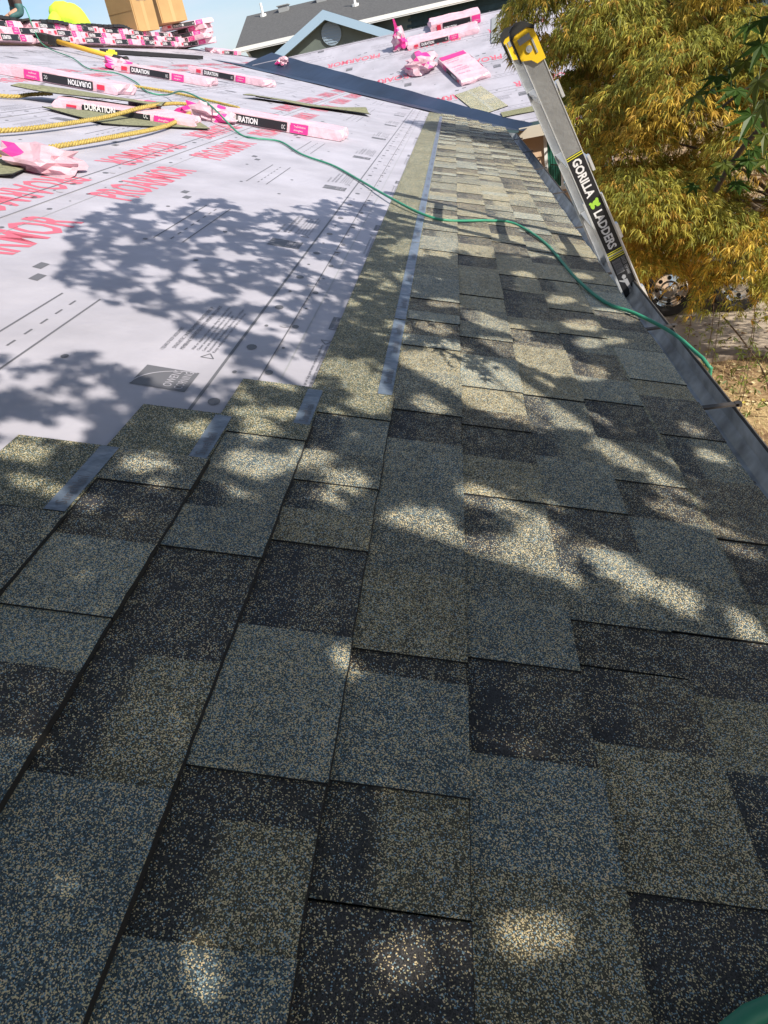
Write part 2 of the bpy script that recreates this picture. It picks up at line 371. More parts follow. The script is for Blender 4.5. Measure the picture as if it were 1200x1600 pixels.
LINES = ['1 SQUARE OF ROOF UNDERLAYMENT', 'SYNTHETIC UNDERLAYMENT PRINTED SIDE UP', 'MEMBRANE SYNTHETIQUE COTE IMPRIME VERS LE HAUT']
def sheet_prints(mb, s0, ta, tb, clipfn, M, rev, base_t):
    """prints of one roll. local frame: p along eave, q = distance above the sheet's lower edge"""
    W = 1.09
    def fn0(p, q): return M @ Vector((p, s0+q, mem_h(q)+.0009))
    per = 1.29
    n0 = int((ta-base_t)//per)-1; n1 = int((tb-base_t)//per)+2
    def ok(p, q): return ta+.02 < p < clipfn(s0+q)-.12
    def strip(p0, p1, q0, q1, mi):
        k = max(1, int((p1-p0)/.5))
        for i in range(k):
            a = p0+(p1-p0)*i/k; b = p0+(p1-p0)*(i+1)/k
            if ok(a, q0) and ok(b, q1) and ok(b, q0): mb.quad(fn0(a, q0), fn0(b, q0), fn0(b, q1), fn0(a, q1), mi=mi)
    def oval(p, q, rx, ry, mi=0):
        if ok(p-rx, q) and ok(p+rx, q): mb.poly(*[fn0(p+rx*math.cos(i*math.pi/6), q+ry*math.sin(i*math.pi/6)) for i in range(12)], mi=mi)
    strip(ta, tb, .093, .1, 0)                       # long guide line
    strip(ta, tb, 1.0, 1.004, 1); strip(ta, tb, .0005, .0035, 0)
    i = 0; p = base_t - 10*.1625 - .02
    while p < tb:
        big = (i % 2 == 0)
        oval(p, .062, .018 if big else .008, .0125 if big else .005); oval(p, 1.035, .014 if big else .006, .009 if big else .004)
        p += .1625; i += 1
    for n in range(n0, n1):
        t = base_t + n*per
        if rev: fn = lambda x, y, t=t: fn0(t+.75-x, W-y-.01)
        else: fn = lambda x, y, t=t: fn0(t+x, y)
        def okk(x, y):
            q = (W-y-.01) if rev else y; p = (t+.75-x) if rev else t+x
            return 0 < q < W and ok(p, q)
        def P(a, b): return fn(a, b)
        # maker's logo box, text block, recycling mark
        if okk(0, .13) and okk(.11, .25):
            mb.quad(P(0,.13), P(.105,.13), P(.105,.247), P(0,.247), mi=0)
            z_ = .0004
            def up(x, y): return fn(x, y) + (M.to_3x3() @ Vector((0,0,1)))*.0005
            put_text(mb, 'OWENS', .026, (.012, .165), up, 3, fit=.088); put_text(mb, 'CORNING', .026, (.008, .140), up, 3, fit=.092)
            arc = [(.004+.10*math.sin(a)*.98, .247-.112*(1-math.cos(a))*1.0) for a in [i*math.pi/2/10 for i in range(11)]]
            for (x0, y0), (x1, y1) in zip(arc[:-1], arc[1:]):
                dx, dy = x1-x0, y1-y0; l = math.hypot(dx, dy); nx, ny = -dy/l*.0016, dx/l*.0016
                mb.quad(up(x0-nx, y0-ny), up(x1-nx, y1-ny), up(x1+nx, y1+ny), up(x0+nx, y0+ny), mi=3)
        if okk(.2, .13) and okk(.56, .25):
            put_text(mb, LINES[0], .013, (.2, .245), fn, 0, fit=.16); put_text(mb, LINES[1], .014, (.22, .222), fn, 0, fit=.32); put_text(mb, LINES[2], .014, (.22, .204), fn, 0, fit=.34)
            for j in range(5):
                put_text(mb, ['Nail or staple only with caps along the printed marks', 'Clouer seulement avec des capuchons sur les marques', 'Cover with shingles within the time stated on the label', 'Recouvrir de bardeaux dans le delai indique', 'Keep walking surface clean and dry at all times'][j], .010, (.23, .182-.0125*j), fn, 0, fit=.33-.03*(j % 3))
            tri = [(.195,.125), (.195,.155), (.222,.14)]
            for j in range(3):
                (x0, y0), (x1, y1) = tri[j], tri[(j+1) % 3]
                dx, dy = x1-x0, y1-y0; l = math.hypot(dx, dy); nx, ny = -dy/l*.0014, dx/l*.0014
                mb.quad(fn(x0-nx,y0-ny), fn(x1-nx,y1-ny), fn(x1+nx,y1+ny), fn(x0+nx,y0+ny), mi=0)
        # brand name in red
        if okk(.30, .87) and okk(1.18, 1.0):
            put_text(mb, 'PROARMOR', .245, (.30, .868), fn, 2, fit=.88, offset=.0045)
        # dashed lane
        if okk(.0, .5) and okk(.45, .66):
            for y in (.50, .60):
                mb.quad(fn(-.16, y), fn(.46, y), fn(.46, y+.005), fn(-.16, y+.005), mi=0)
            for j in range(8): mb.quad(fn(-.14+.075*j, .5475), fn(-.105+.075*j, .5475), fn(-.105+.075*j, .5525), fn(-.14+.075*j, .5525), mi=0)
        for (x, y, w, h_) in ((.52, .70, .06, .028), (.62, .74, .06, .028)):   # solid grey bars
            if okk(x, y) and okk(x+w, y+h_): mb.quad(fn(x,y), fn(x+w*.9,y), fn(x+w,y+h_), fn(x+w*.1,y+h_), mi=0)
        for (x, y) in ((.08, .42), (.33, .72), (.95, .40), (1.1, .62)):
            q = (W-y) if rev else y; p = (t+.75-x) if rev else t+x
            oval(p, q, .011, .008)
def membrane(M, s_edges, ta, clipfn, revs, bases, smax, wr=.0):
    for i, s0 in enumerate(s_edges):
        s1 = min(s0+1.14, smax)
        mb = MB(); K = 36; J = 6
        def hh(p, q): return mem_h(q) + (.0016*max(0, mnoise.noise(Vector((p*1.3, (s0+q)*2.2, i*5)))) if 0 else 0)
        for k in range(K):
            for j in range(J):
                q0 = (s1-s0)*j/J; q1 = (s1-s0)*(j+1)/J
                A = clipfn(s0+q0); B = clipfn(s0+q1)
                f = lambda u, e, t0a, t0b: t0a+(e-t0a)*u
                L0 = ta(s0+q0) if callable(ta) else ta; L1 = ta(s0+q1) if callable(ta) else ta
                pa, pb = L0+(A-L0)*k/K, L0+(A-L0)*(k+1)/K; pc, pd = L1+(B-L1)*(k+1)/K, L1+(B-L1)*k/K
                mb.quad(*[M @ Vector((p, s0+q, hh(p, q))) for p, q in ((pa,q0),(pb,q0),(pc,q1),(pd,q1))])
        L0 = ta(s0) if callable(ta) else ta
        mb.quad(M @ Vector((L0, s0, 0)), M @ Vector((clipfn(s0), s0, 0)), M @ Vector((clipfn(s0), s0, mem_h(0))), M @ Vector((L0, s0, mem_h(0))), mi=1)
        sh = hpart(mb, 'underlayment_sheet', [M_mem, M_inkl], smooth=False)
        pb_ = MB()
        tt = (lambda s: ta(s)) if callable(ta) else (lambda s: ta)
        sheet_prints(pb_, s0, tt(s0+.5) if callable(ta) else ta, clipfn(s0+.5), clipfn, M, revs[i], bases[i])
        pr = pb_.build('printed_lettering', [M_ink, M_inkl, M_red, M_mem], sh); tag(pr, kind='stuff')
membrane(F1, [-.735, .31, 1.40, 2.49, 3.58, 4.67], -1.0, tend, [True, False, True, False, True, False], [2.50-.0, 1.33, 2.75, 1.9, 1.1, 1.6], SR)
b = MB(); 
for (lo, hi, t0_, t1_) in ((.30, .34, 1.4, 9.5), (1.42, 1.46, 2.4, 10.5), (2.51, 2.55, 4, 12), (3.6, 3.64, 6, 13)):
    t_ = t0_
    while t_ < t1_:
        s_c = R.uniform(lo+.005, hi); c0_ = F1 @ Vector((t_, s_c, mem_h(.02)+.0015)); r_c = .0125
        ring_ = [c0_ + Y*math.cos(a*math.pi/6)*r_c - D*math.sin(a*math.pi/6)*r_c for a in range(12)]
        b.poly(*ring_)
        t_ += R.uniform(.38, .62)
tag(hpart(b, 'cap_nail', mat('pale_plastic_cap', (.40, .38, .42), .5)), kind='stuff')
membrane(F2, [-.78, .31, 1.40, 2.49], lambda s: -s*CP+.02, lambda s: 2.95, [True]*4, [.35, .1, .45, -.1], 3.43)
M_FLAG=1

# ridge cap strip of the far wing, black edge trim on the far rake, drip edges
mb = MB()
mb.box((-3.2, 10.85+3.40*CP, 3.43*SP-.004), (3.0, 10.85+3.46*CP, 3.43*SP+.012))
hpart(mb, 'ridge_strip', M_mem)
mb = MB()
for a, b in (((-SR), -3.3),):
    p0, p1 = r1(a, TE, .0), r1(b, TE, .0)
    mb.quad(r1(a, TE-.08, .012), r1(a, TE+.03, .012), r1(b, TE+.03, .012), r1(b, TE-.08, .012))
    mb.quad(r1(a, TE+.03, .012), r1(a, TE+.03, -.12), r1(b, TE+.03, -.12), r1(b, TE+.03, .012))
    mb.quad(r1(a, TE-.08, .012), r1(b, TE-.08, .012), r1(b, TE-.08, 0), r1(a, TE-.08, 0))
hpart(mb, 'rake_edge', M_edge)

# valley flashing (two wings of one bent sheet)
mb = MB()
import itertools
prevs = None
for i in range(41):
    s = -1.0 + i*(3.55+1.0)/40
    x = -s*CP; y = 10.85 + s*CP; zc = s*SP
    w1 = .27; w2 = .17+.055*max(s, -.7)
    ctr = Vector((x, y, zc+.009))
    # perpendicular in plan is (-1,-1)/sqrt2 towards near slope, (1,1) towards wing
    a = Vector((x-w1, y-w1, 0)); a.z = -a.x/3+.011 + .004*math.sin(i*.9)
    b = Vector((x+w2, y+w2, 0)); b.z = (b.y-10.85)/3+.012 + .004*math.sin(i*1.3+1)
    if i == 40: a = ctr + Vector((-.5,-.18,0)); a.z = -a.x/3+.012; b = ctr+Vector((.12,.1,.03))
    if prevs: 
        mb.quad(prevs[0], prevs[1], ctr, a); mb.quad(prevs[1], prevs[2], b, ctr)
    prevs = (a, ctr, b)
o = hpart(mb, 'valley_flashing', M_flash, smooth=False)
sm = o.modifiers.new('thickness', 'SOLIDIFY'); sm.thickness = .004; sm.offset = 1

# ------------------------------------------------------------------ shingles
E_ = .151; HL = .337
TONE = {'blue': ((.074,.102,.118), .34), 'tan': ((.108,.097,.066), .36), 'dark': ((.050,.047,.048), .15), 'mid': ((.066,.078,.079), .30),
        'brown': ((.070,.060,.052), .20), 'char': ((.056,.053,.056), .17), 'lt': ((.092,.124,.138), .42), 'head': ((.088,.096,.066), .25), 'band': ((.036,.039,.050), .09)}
SEQ = ['blue','tan','dark','mid','tan','brown','blue','lt','char','mid','tan']
def sh_h(u): return .005 + .0165 - .0430*u
def shingle(vb, ta, tb, segs, top_full):
    """vb butt line, segs: list of (t0, t1, tone, recessed, band)"""
    mb = MB()
    th = .0058; ur = .1535; bd = .0028 if vb < -.05 else .0018 if vb < .1 else .0012
    def P(u, t, h): return r1(vb-u, t, h)
    ph = R.random()*50
    def jit(t): return .0017*mnoise.noise(Vector((t*55+ph, vb*40, 0))) + .0006*mnoise.noise(Vector((t*190+ph, vb*40, 3)))
    def lift(t): return .0010*mnoise.noise(Vector((t*3.1, vb*9, 7)))
    for (t0, t1, tone, rec, band) in segs:
        col, a = TONE[tone]; k = R.uniform(.88, 1.12)
        n = max(1, int((t1-t0)/.02))
        dh = .0029 if rec else 0
        ts = [t0+(t1-t0)*i/n for i in range(n+1)]
        off = .0012 if rec else 0
        for i in range(n):
            a0, a1 = ts[i], ts[i+1]
            f0, f1 = off+jit(a0), off+jit(a1)
            def H(u, t): return sh_h(u) - (dh if u < ur-.001 else 0) + lift(t)
            mb.cur = (*[c*k for c in col], a)
            rows = [f0, .098, ur] if band else [f0, ur]
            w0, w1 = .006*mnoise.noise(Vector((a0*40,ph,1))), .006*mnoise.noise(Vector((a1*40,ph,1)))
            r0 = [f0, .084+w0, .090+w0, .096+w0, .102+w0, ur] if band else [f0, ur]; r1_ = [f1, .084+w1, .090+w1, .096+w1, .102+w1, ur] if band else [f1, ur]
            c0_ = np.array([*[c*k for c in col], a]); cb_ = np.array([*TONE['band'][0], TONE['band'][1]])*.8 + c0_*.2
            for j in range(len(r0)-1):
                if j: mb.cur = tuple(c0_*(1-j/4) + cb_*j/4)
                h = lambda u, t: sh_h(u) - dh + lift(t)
                mb.quad(P(r0[j],a0,h(r0[j],a0)), P(r0[j+1],a0,h(r0[j+1],a0)), P(r1_[j+1],a1,h(r1_[j+1],a1)), P(r1_[j],a1,h(r1_[j],a1)))
            mb.cur = (*TONE['head'][0], TONE['head'][1])
            mb.quad(P(ur,a0,sh_h(ur)+lift(a0)), P(HL,a0,sh_h(HL)), P(HL,a1,sh_h(HL)), P(ur,a1,sh_h(ur)+lift(a1)))
            # butt edge, black cut flared out so its width also stands in for shadow
            mb.quad(P(f0,a0,sh_h(0)-dh+lift(a0)), P(f1,a1,sh_h(0)-dh+lift(a1)), P(f1-bd,a1,sh_h(0)-th+.001), P(f0-bd,a0,sh_h(0)-th+.001), mi=1)
            mb.quad(P(f0-bd,a0,sh_h(0)-th+.001), P(f1-bd,a1,sh_h(0)-th+.001), P(f1-bd,a1,sh_h(0)-th-.002), P(f0-bd,a0,sh_h(0)-th-.002), mi=1)
            mb.quad(P(HL,a0,sh_h(HL)), P(HL,a0,sh_h(HL)-.004), P(HL,a1,sh_h(HL)-.004), P(HL,a1,sh_h(HL)), mi=1)
            if rec: mb.quad(P(ur,a0,sh_h(ur)-dh+lift(a0)), P(ur,a0,sh_h(ur)+lift(a0)), P(ur,a1,sh_h(ur)+lift(a1)), P(ur,a1,sh_h(ur)-dh+lift(a1)), mi=1)
        for tt in (t0, t1):
            lo = .0045
            mb.quad(P(off,tt,sh_h(0)-dh+lift(tt)), P(off,tt,sh_h(0)-lo), P(ur,tt,sh_h(ur)-lo), P(ur,tt,sh_h(ur)-dh+lift(tt)), mi=1)
    for tt in (ta, tb):
        mb.quad(P(0,tt,sh_h(0)-.003), P(0,tt,sh_h(0)-th), P(HL,tt,sh_h(HL)-.004), P(HL,tt,sh_h(HL)), mi=1)
    o = mb.build('shingle', [M_gran, M_asph], roof, tone=True)
    return o
# tab boundaries read off the photograph for the near field: course -> [(t_end, tone, recessed, band)], starting near the viewer
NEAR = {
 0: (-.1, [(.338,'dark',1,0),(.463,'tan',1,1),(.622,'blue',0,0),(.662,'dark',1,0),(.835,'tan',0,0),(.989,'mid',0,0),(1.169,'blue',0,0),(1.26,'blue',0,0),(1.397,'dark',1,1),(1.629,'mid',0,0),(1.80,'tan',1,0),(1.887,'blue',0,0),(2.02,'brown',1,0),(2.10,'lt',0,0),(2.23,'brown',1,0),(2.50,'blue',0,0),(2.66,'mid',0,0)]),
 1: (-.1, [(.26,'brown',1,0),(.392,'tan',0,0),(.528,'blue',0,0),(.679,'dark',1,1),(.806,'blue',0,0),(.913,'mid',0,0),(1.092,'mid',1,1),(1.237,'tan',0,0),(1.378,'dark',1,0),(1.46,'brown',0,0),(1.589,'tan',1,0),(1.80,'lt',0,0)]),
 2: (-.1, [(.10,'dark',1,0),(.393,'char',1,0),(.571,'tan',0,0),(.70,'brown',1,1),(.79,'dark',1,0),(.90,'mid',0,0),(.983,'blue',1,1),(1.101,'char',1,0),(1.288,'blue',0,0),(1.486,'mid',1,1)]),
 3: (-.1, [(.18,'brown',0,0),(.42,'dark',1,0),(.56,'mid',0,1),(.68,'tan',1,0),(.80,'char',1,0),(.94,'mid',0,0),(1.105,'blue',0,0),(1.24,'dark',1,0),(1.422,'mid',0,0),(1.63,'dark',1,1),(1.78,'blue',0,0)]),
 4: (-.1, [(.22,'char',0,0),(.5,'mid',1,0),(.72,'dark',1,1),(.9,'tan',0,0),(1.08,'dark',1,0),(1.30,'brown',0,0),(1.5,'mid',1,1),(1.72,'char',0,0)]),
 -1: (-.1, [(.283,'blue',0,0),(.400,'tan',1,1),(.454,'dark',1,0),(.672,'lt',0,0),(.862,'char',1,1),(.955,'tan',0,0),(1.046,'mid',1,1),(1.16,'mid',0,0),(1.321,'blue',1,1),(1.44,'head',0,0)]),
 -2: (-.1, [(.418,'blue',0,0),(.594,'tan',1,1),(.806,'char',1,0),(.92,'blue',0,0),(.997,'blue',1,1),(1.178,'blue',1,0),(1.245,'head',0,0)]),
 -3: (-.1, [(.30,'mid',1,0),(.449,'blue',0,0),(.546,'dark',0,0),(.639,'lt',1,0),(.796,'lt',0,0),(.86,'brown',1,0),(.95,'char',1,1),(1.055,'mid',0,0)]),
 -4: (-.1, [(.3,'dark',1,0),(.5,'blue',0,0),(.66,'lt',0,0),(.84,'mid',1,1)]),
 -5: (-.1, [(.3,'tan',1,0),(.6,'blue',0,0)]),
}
for k in range(-5, 5):
    vb = .145 + .151*k + (.012 if k == 4 else 0)
    t_start, lst = NEAR[k]
    tmax = 10.85 - vb*CP - .27 if k >= 0 else lst[-1][0]
    segs = []; t = t_start; rr = random.Random(k*13+5)
    for te, tone, rec, band in lst: segs.append((t, te, tone, rec, band)); t = te
    rec = 1; last = ''
    while k >= 0 and t < tmax:
        te = min(t + rr.choice((.11, .14, .17, .2, .24)), tmax)
        if rec: tone = rr.choice(('dark','char','tan','mid','brown','mid'))
        else: tone = rr.choice(('blue','tan','lt','mid','tan'))
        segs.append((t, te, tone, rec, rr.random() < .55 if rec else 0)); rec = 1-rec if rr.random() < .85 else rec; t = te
    # group the tabs into 1 m shingles
    i = 0; cur = []; cut = (t_start + .35 + ((k*.165) % 1.0))
    while i < len(segs):
        cur.append(segs[i]); i += 1
        if cur[-1][1] >= cut or i == len(segs):
            g = .0011
            a = list(cur[0]); a[0] += g; cur[0] = tuple(a); b = list(cur[-1]); b[1] -= g; cur[-1] = tuple(b)
            sh = shingle(vb, cur[0][0], cur[-1][1], cur, k <= 0)
            cut = cur[-1][1] + .88; cur = []
# release film strips in the nail zone
def film(vb, t0, t1, txts):
    mb = MB(); n = max(2, int((t1-t0)/.1))
    for i in range(n):
        a, b = t0+(t1-t0)*i/n, t0+(t1-t0)*(i+1)/n
        j0 = .0012*mnoise.noise(Vector((a*9, vb, 0))); j1 = .0012*mnoise.noise(Vector((b*9, vb, 0)))
        h0 = .0012+.0012*abs(mnoise.noise(Vector((a*14, vb, 4)))); h1 = .0012+.0012*abs(mnoise.noise(Vector((b*14, vb, 4))))
        mb.quad(r1(vb-.157+j0, a, sh_h(.157)+h0), r1(vb-.157+j1, b, sh_h(.157)+h1), r1(vb-.190+j1, b, sh_h(.190)+h1), r1(vb-.190+j0, a, sh_h(.190)+h0))
    for tt in txts:
        put_text(mb, 'SureNail', .026, (tt, 0), lambda x, y: r1(vb-.163-y, x, sh_h(.163+y)+.0032), 1, sx=1.0, fit=.085)
    mb.build('release_film_strip', [M_film, M_ink], roof)
film(.145, 1.46, 1.99, [1.52, 1.72, 1.86]); 
tt = 2.0
while tt < 9.9: film(.145, tt, min(tt+.985, 10.4), [tt+.1, tt+.4, tt+.7] if tt < 6 else [tt+.3]); tt += .992
film(-.006, 1.225, 1.425, [1.26]); film(-.157, 1.05, 1.235, [1.07, ]); film(-.308, .845, 1.05, [.86]); 

# gutter
mb = MB(); GX = .76*CP
prof = [(.735, -.262), (.745, -.335), (.775, -.352), (.815, -.350), (.835, -.325), (.838, -.288), (.842, -.282), (.848, -.286), (.846, -.292)]
ys = [T0 + i*.25 for i in range(int((9.62-T0)/.25)+1)] + [9.62]
for i in range(len(ys)-1):
    for (x0, z0), (x1, z1), mi in zip(prof[:-1], prof[1:], (0,0,0,0,0,1,1,1)):
        mb.quad((x0,ys[i],z0), (x0,ys[i+1],z0), (x1,ys[i+1],z1), (x1,ys[i],z1), mi=mi)
    # outside face
    for (x0, z0), (x1, z1) in zip([(.850,-.290),(.848,-.33),(.83,-.36),(.775,-.366)][:-1], [(.850,-.290),(.848,-.33),(.83,-.36),(.775,-.366)][1:]):
        mb.quad((x0,ys[i],z0), (x0,ys[i+1],z0), (x1,ys[i+1],z1), (x1,ys[i],z1), mi=2)
mb.quad(*[(x, 9.62, z) for x, z in prof[:6]], mi=0)
gut = hpart(mb, 'gutter', [M_gut, M_gutlip, M_gutbr])
for yb in (.25, .98, 1.78, 2.42, 3.15, 4.1, 5.2, 6.4, 7.6, 8.8):
    mb = MB(); mb.box((.722, yb-.009, -.272), (.846, yb+.009, -.266)); mb.box((.838, yb-.009, -.275), (.854, yb+.009, -.265)); mb.build('hanger_bracket', M_gutlip, gut)
# grit and leaf debris lying along the gutter back
vs = []
for i in range(5200):
    yy = rng.uniform(.2, 9.5); dense = mnoise.noise(Vector((yy*3.0, 0, 0)))
    if dense < -.12 and rng.random() < .8: continue
    x = .757 + abs(rng.normal(0, .017)); z = -.349 + .02*max(0, (.785-x))/.03*rng.random()
    if rng.random() < .35: x = .738+rng.random()*.006; z = -.30+rng.random()*.03
    s = rng.uniform(.002, .008); c = np.array([x, yy, z+.004])
    vs += [c + rng.normal(0, s, 3) for _ in range(3)]
o = np_mesh('gutter_debris', vs, 3, [M_debris], gut); tag(o, kind='stuff')

# ------------------------------------------------------------------ ladder
def ladder():
    yn, yf = 3.05, 3.60
    r = Vector((.361, 0, -.9326)).normalized(); u = Vector((.9326, 0, .361)).normalized()     # down the rail, across the rail
    top = Vector((.459, 0, .640)); L = 3.75
    root = empty('extension_ladder', Vector((1.80, 3.3, ZG)), 'tall aluminium ladder with yellow and black end caps leaning on the gutter', 'ladder')
    I = Matrix.Translation(-root.location)
    def part(mb, name, mats, parent=None, **k):
        o = mb.build(name, mats, parent or root, **k)
        if parent is None: o.matrix_local = I
        return o
    def fr(y): return frame(top + Vector((0, y, 0)), r, Vector((0, 1, 0)), -u)      # local x down rail, y along eave, z = -across
    W = .035
    rails = []
    for y in (yn, yf):
        M = fr(y); mb = MB()
        mb.box((.0, -.0015, -W), (L, .0015, W), M=M)                               # web
        sgn = 1 if y == yn else -1
        for z in (-W, W-.003):
            mb.box((.0, -.004 if sgn > 0 else -.022, z), (L, .022 if sgn > 0 else .004, z+.003), mi=1, M=M)
        rails.append(part(mb, 'rail', [M_alu, M_aluw]))
        # outer fly section rail below the top section
        mb = MB()
        for z in (-W-.006, W+.001):
            mb.box((.62, -.012, z), (L+.1, .016, z+.005), mi=1, M=M)
        mb.box((1.55, -.006, -W-.006), (L+.1, -.002, W+.006), M=M)
        part(mb, 'rail', [M_alu, M_aluw])
        # end cap: yellow body with rubber tip
        mb = MB(); 
        prof = [(-.018,-W*.55), (-.026,-W*.2), (-.022, W*.8), (-.012, W+.006), (.065, W+.005), (.08, W*.2), (.10,-W*.2), (.10,-W-.005), (-.0,-W-.005)]
        for ys0, ys1, mi, pr in ((-.012, .030, 0, prof),):
            b = [M @ Vector((x, ys0, z)) for x, z in pr]; c = [M @ Vector((x, ys1, z)) for x, z in pr]
            mb.poly(*b); mb.poly(*c[::-1])
            for i in range(len(b)): mb.quad(b[i], b[(i+1) % len(b)], c[(i+1) % len(b)], c[i])
        cap = part(mb, 'end_cap', [M_yel])
        mb = MB()
        pr = [(-.042,-W*.5), (-.050, W*.3), (-.038, W+.002), (-.012, W+.010), (.072, W+.009), (.072, W+.0045), (-.008, W+.004), (-.018, W*.7), (-.018,-W*.6), (-.0,-W-.007), (-.012,-W-.010)]
        b = [M @ Vector((x, -.016, z)) for x, z in pr]; c = [M @ Vector((x, .036, z)) for x, z in pr]
        mb.poly(*b); mb.poly(*c[::-1])
        for i in range(len(b)): mb.quad(b[i], b[(i+1) % len(b)], c[(i+1) % len(b)], c[i])
        mb.build('rubber_tip', M_rub, cap)
        mb = MB()
        for (cx, cz, rr, y0) in ((.045, 0, .012, -.0165), (.045, 0, .005, -.0175)):
            mb.poly(*[M @ Vector((cx+rr*math.cos(a*math.pi/5), y0, cz+rr*math.sin(a*math.pi/5))) for a in range(10)])
        mb.box((.0, -.016, -.02), (.02, -.0125, .025), M=M); mb.box((.02, -.016, -.024), (.07, -.0125, -.018), M=M)
        mb.build('rivet', M_grey, cap)
    for i in range(13):
        s = .215 + .285*i
        if s > L: break
        M = fr(yn); mb = MB()
        mb.box((s-.006, .004, -W-.012), (s+.006, yf-yn-.004, W-.006), M=M)
        mb.box((s-.02, .004, -W-.014), (s+.006, yf-yn-.004, -W-.004), M=M); mb.box((s, .004, W-.02), (s+.03, yf-yn-.004, W-.012), M=M)
        mb.box((s-.03, -.006, -W-.016), (s+.03, .03, -W-.006), M=M)
        part(mb, 'rung', M_aluw)
    # black labels on the outer face of the near rail
    M = fr(yn)
    def lab(a, b, z0=-W+.003, z1=W-.004):
        mb = MB(); mb.box((a, -.0035, z0), (b, -.0018, z1), M=M)
        o = mb.build('label_panel', M_black, rails[0]); 
        mb = MB()
        for s in (a+.002, a+.010, b-.012, b-.004): mb.box((s, -.0042, z0), (s+.003, -.0036, z1), M=M)
        tag(mb.build('yellow_stripe', M_yline, rails[0]), kind='stuff')
    lab(.44, .86); lab(.865, 1.17)
    f = lambda x, y: M @ Vector((x, -.0048, -y))
    mb = MB()
    put_text(mb, 'GORILLA', .046, (.458, -.016), f, 0, fit=.155, offset=.0016)
    put_text(mb, 'LADDERS', .046, (.672, -.016), f, 0, fit=.165, offset=.0016)
    put_text(mb, 'DANGER  KEEP AWAY', .022, (.885, .012), f, 1, fit=.08)
    for k in range(9): put_text(mb, 'read all instructions before use', .008, (.885+.0, .004-.0075*k*.5), f, 1, fit=.06)
    # pictogram of a climbing figure
    for poly in ([(.955,-.006),(.963,-.014),(.975,-.010),(.972,.002),(.960,.003)], [(.975,-.012),(1.02,-.006),(1.02,.006),(.978,.004)], [(1.02,-.004),(1.07,-.018),(1.072,-.012),(1.03,.006)], [(1.02,.0),(1.06,.012),(1.06,.018),(1.015,.006)], [(.98,-.01),(.97,-.028),(.975,-.028),(.99,-.01)]):
        mb.poly(*[f(a, b) for a, b in poly], mi=1)
    for k in range(6): put_text(mb, 'max load 375 lbs  inspect rungs', .009, (1.085, .018-.008*k), f, 1, fit=.07)
    tag(mb.build('lettering', [M_white, M_inkl], rails[0]), kind='stuff')
    mb = MB()     # green and yellow maker's emblem: crouching ape seen from the side
    for cx, cy, rx, ry in ((.640,.006,.010,.013), (.648,-.010,.012,.008), (.632,.014,.007,.006), (.652,.012,.006,.009), (.636,-.014,.005,.006)):
        mb.poly(*[M @ Vector((cx+rx*math.cos(a*math.pi/5), -.0048-.0002*cx, -(cy+ry*math.sin(a*math.pi/5)))) for a in range(10)])
    mb.build('emblem', mat('lime_print', (.35, .62, .06), .5), rails[0])
    for y in (yn, yf):
        mb = MB(); mb.box((L+.02, -.03, -.06), (L+.10, .03, .06), M=fr(y)); part(mb, 'foot', M_rub)
ladder()

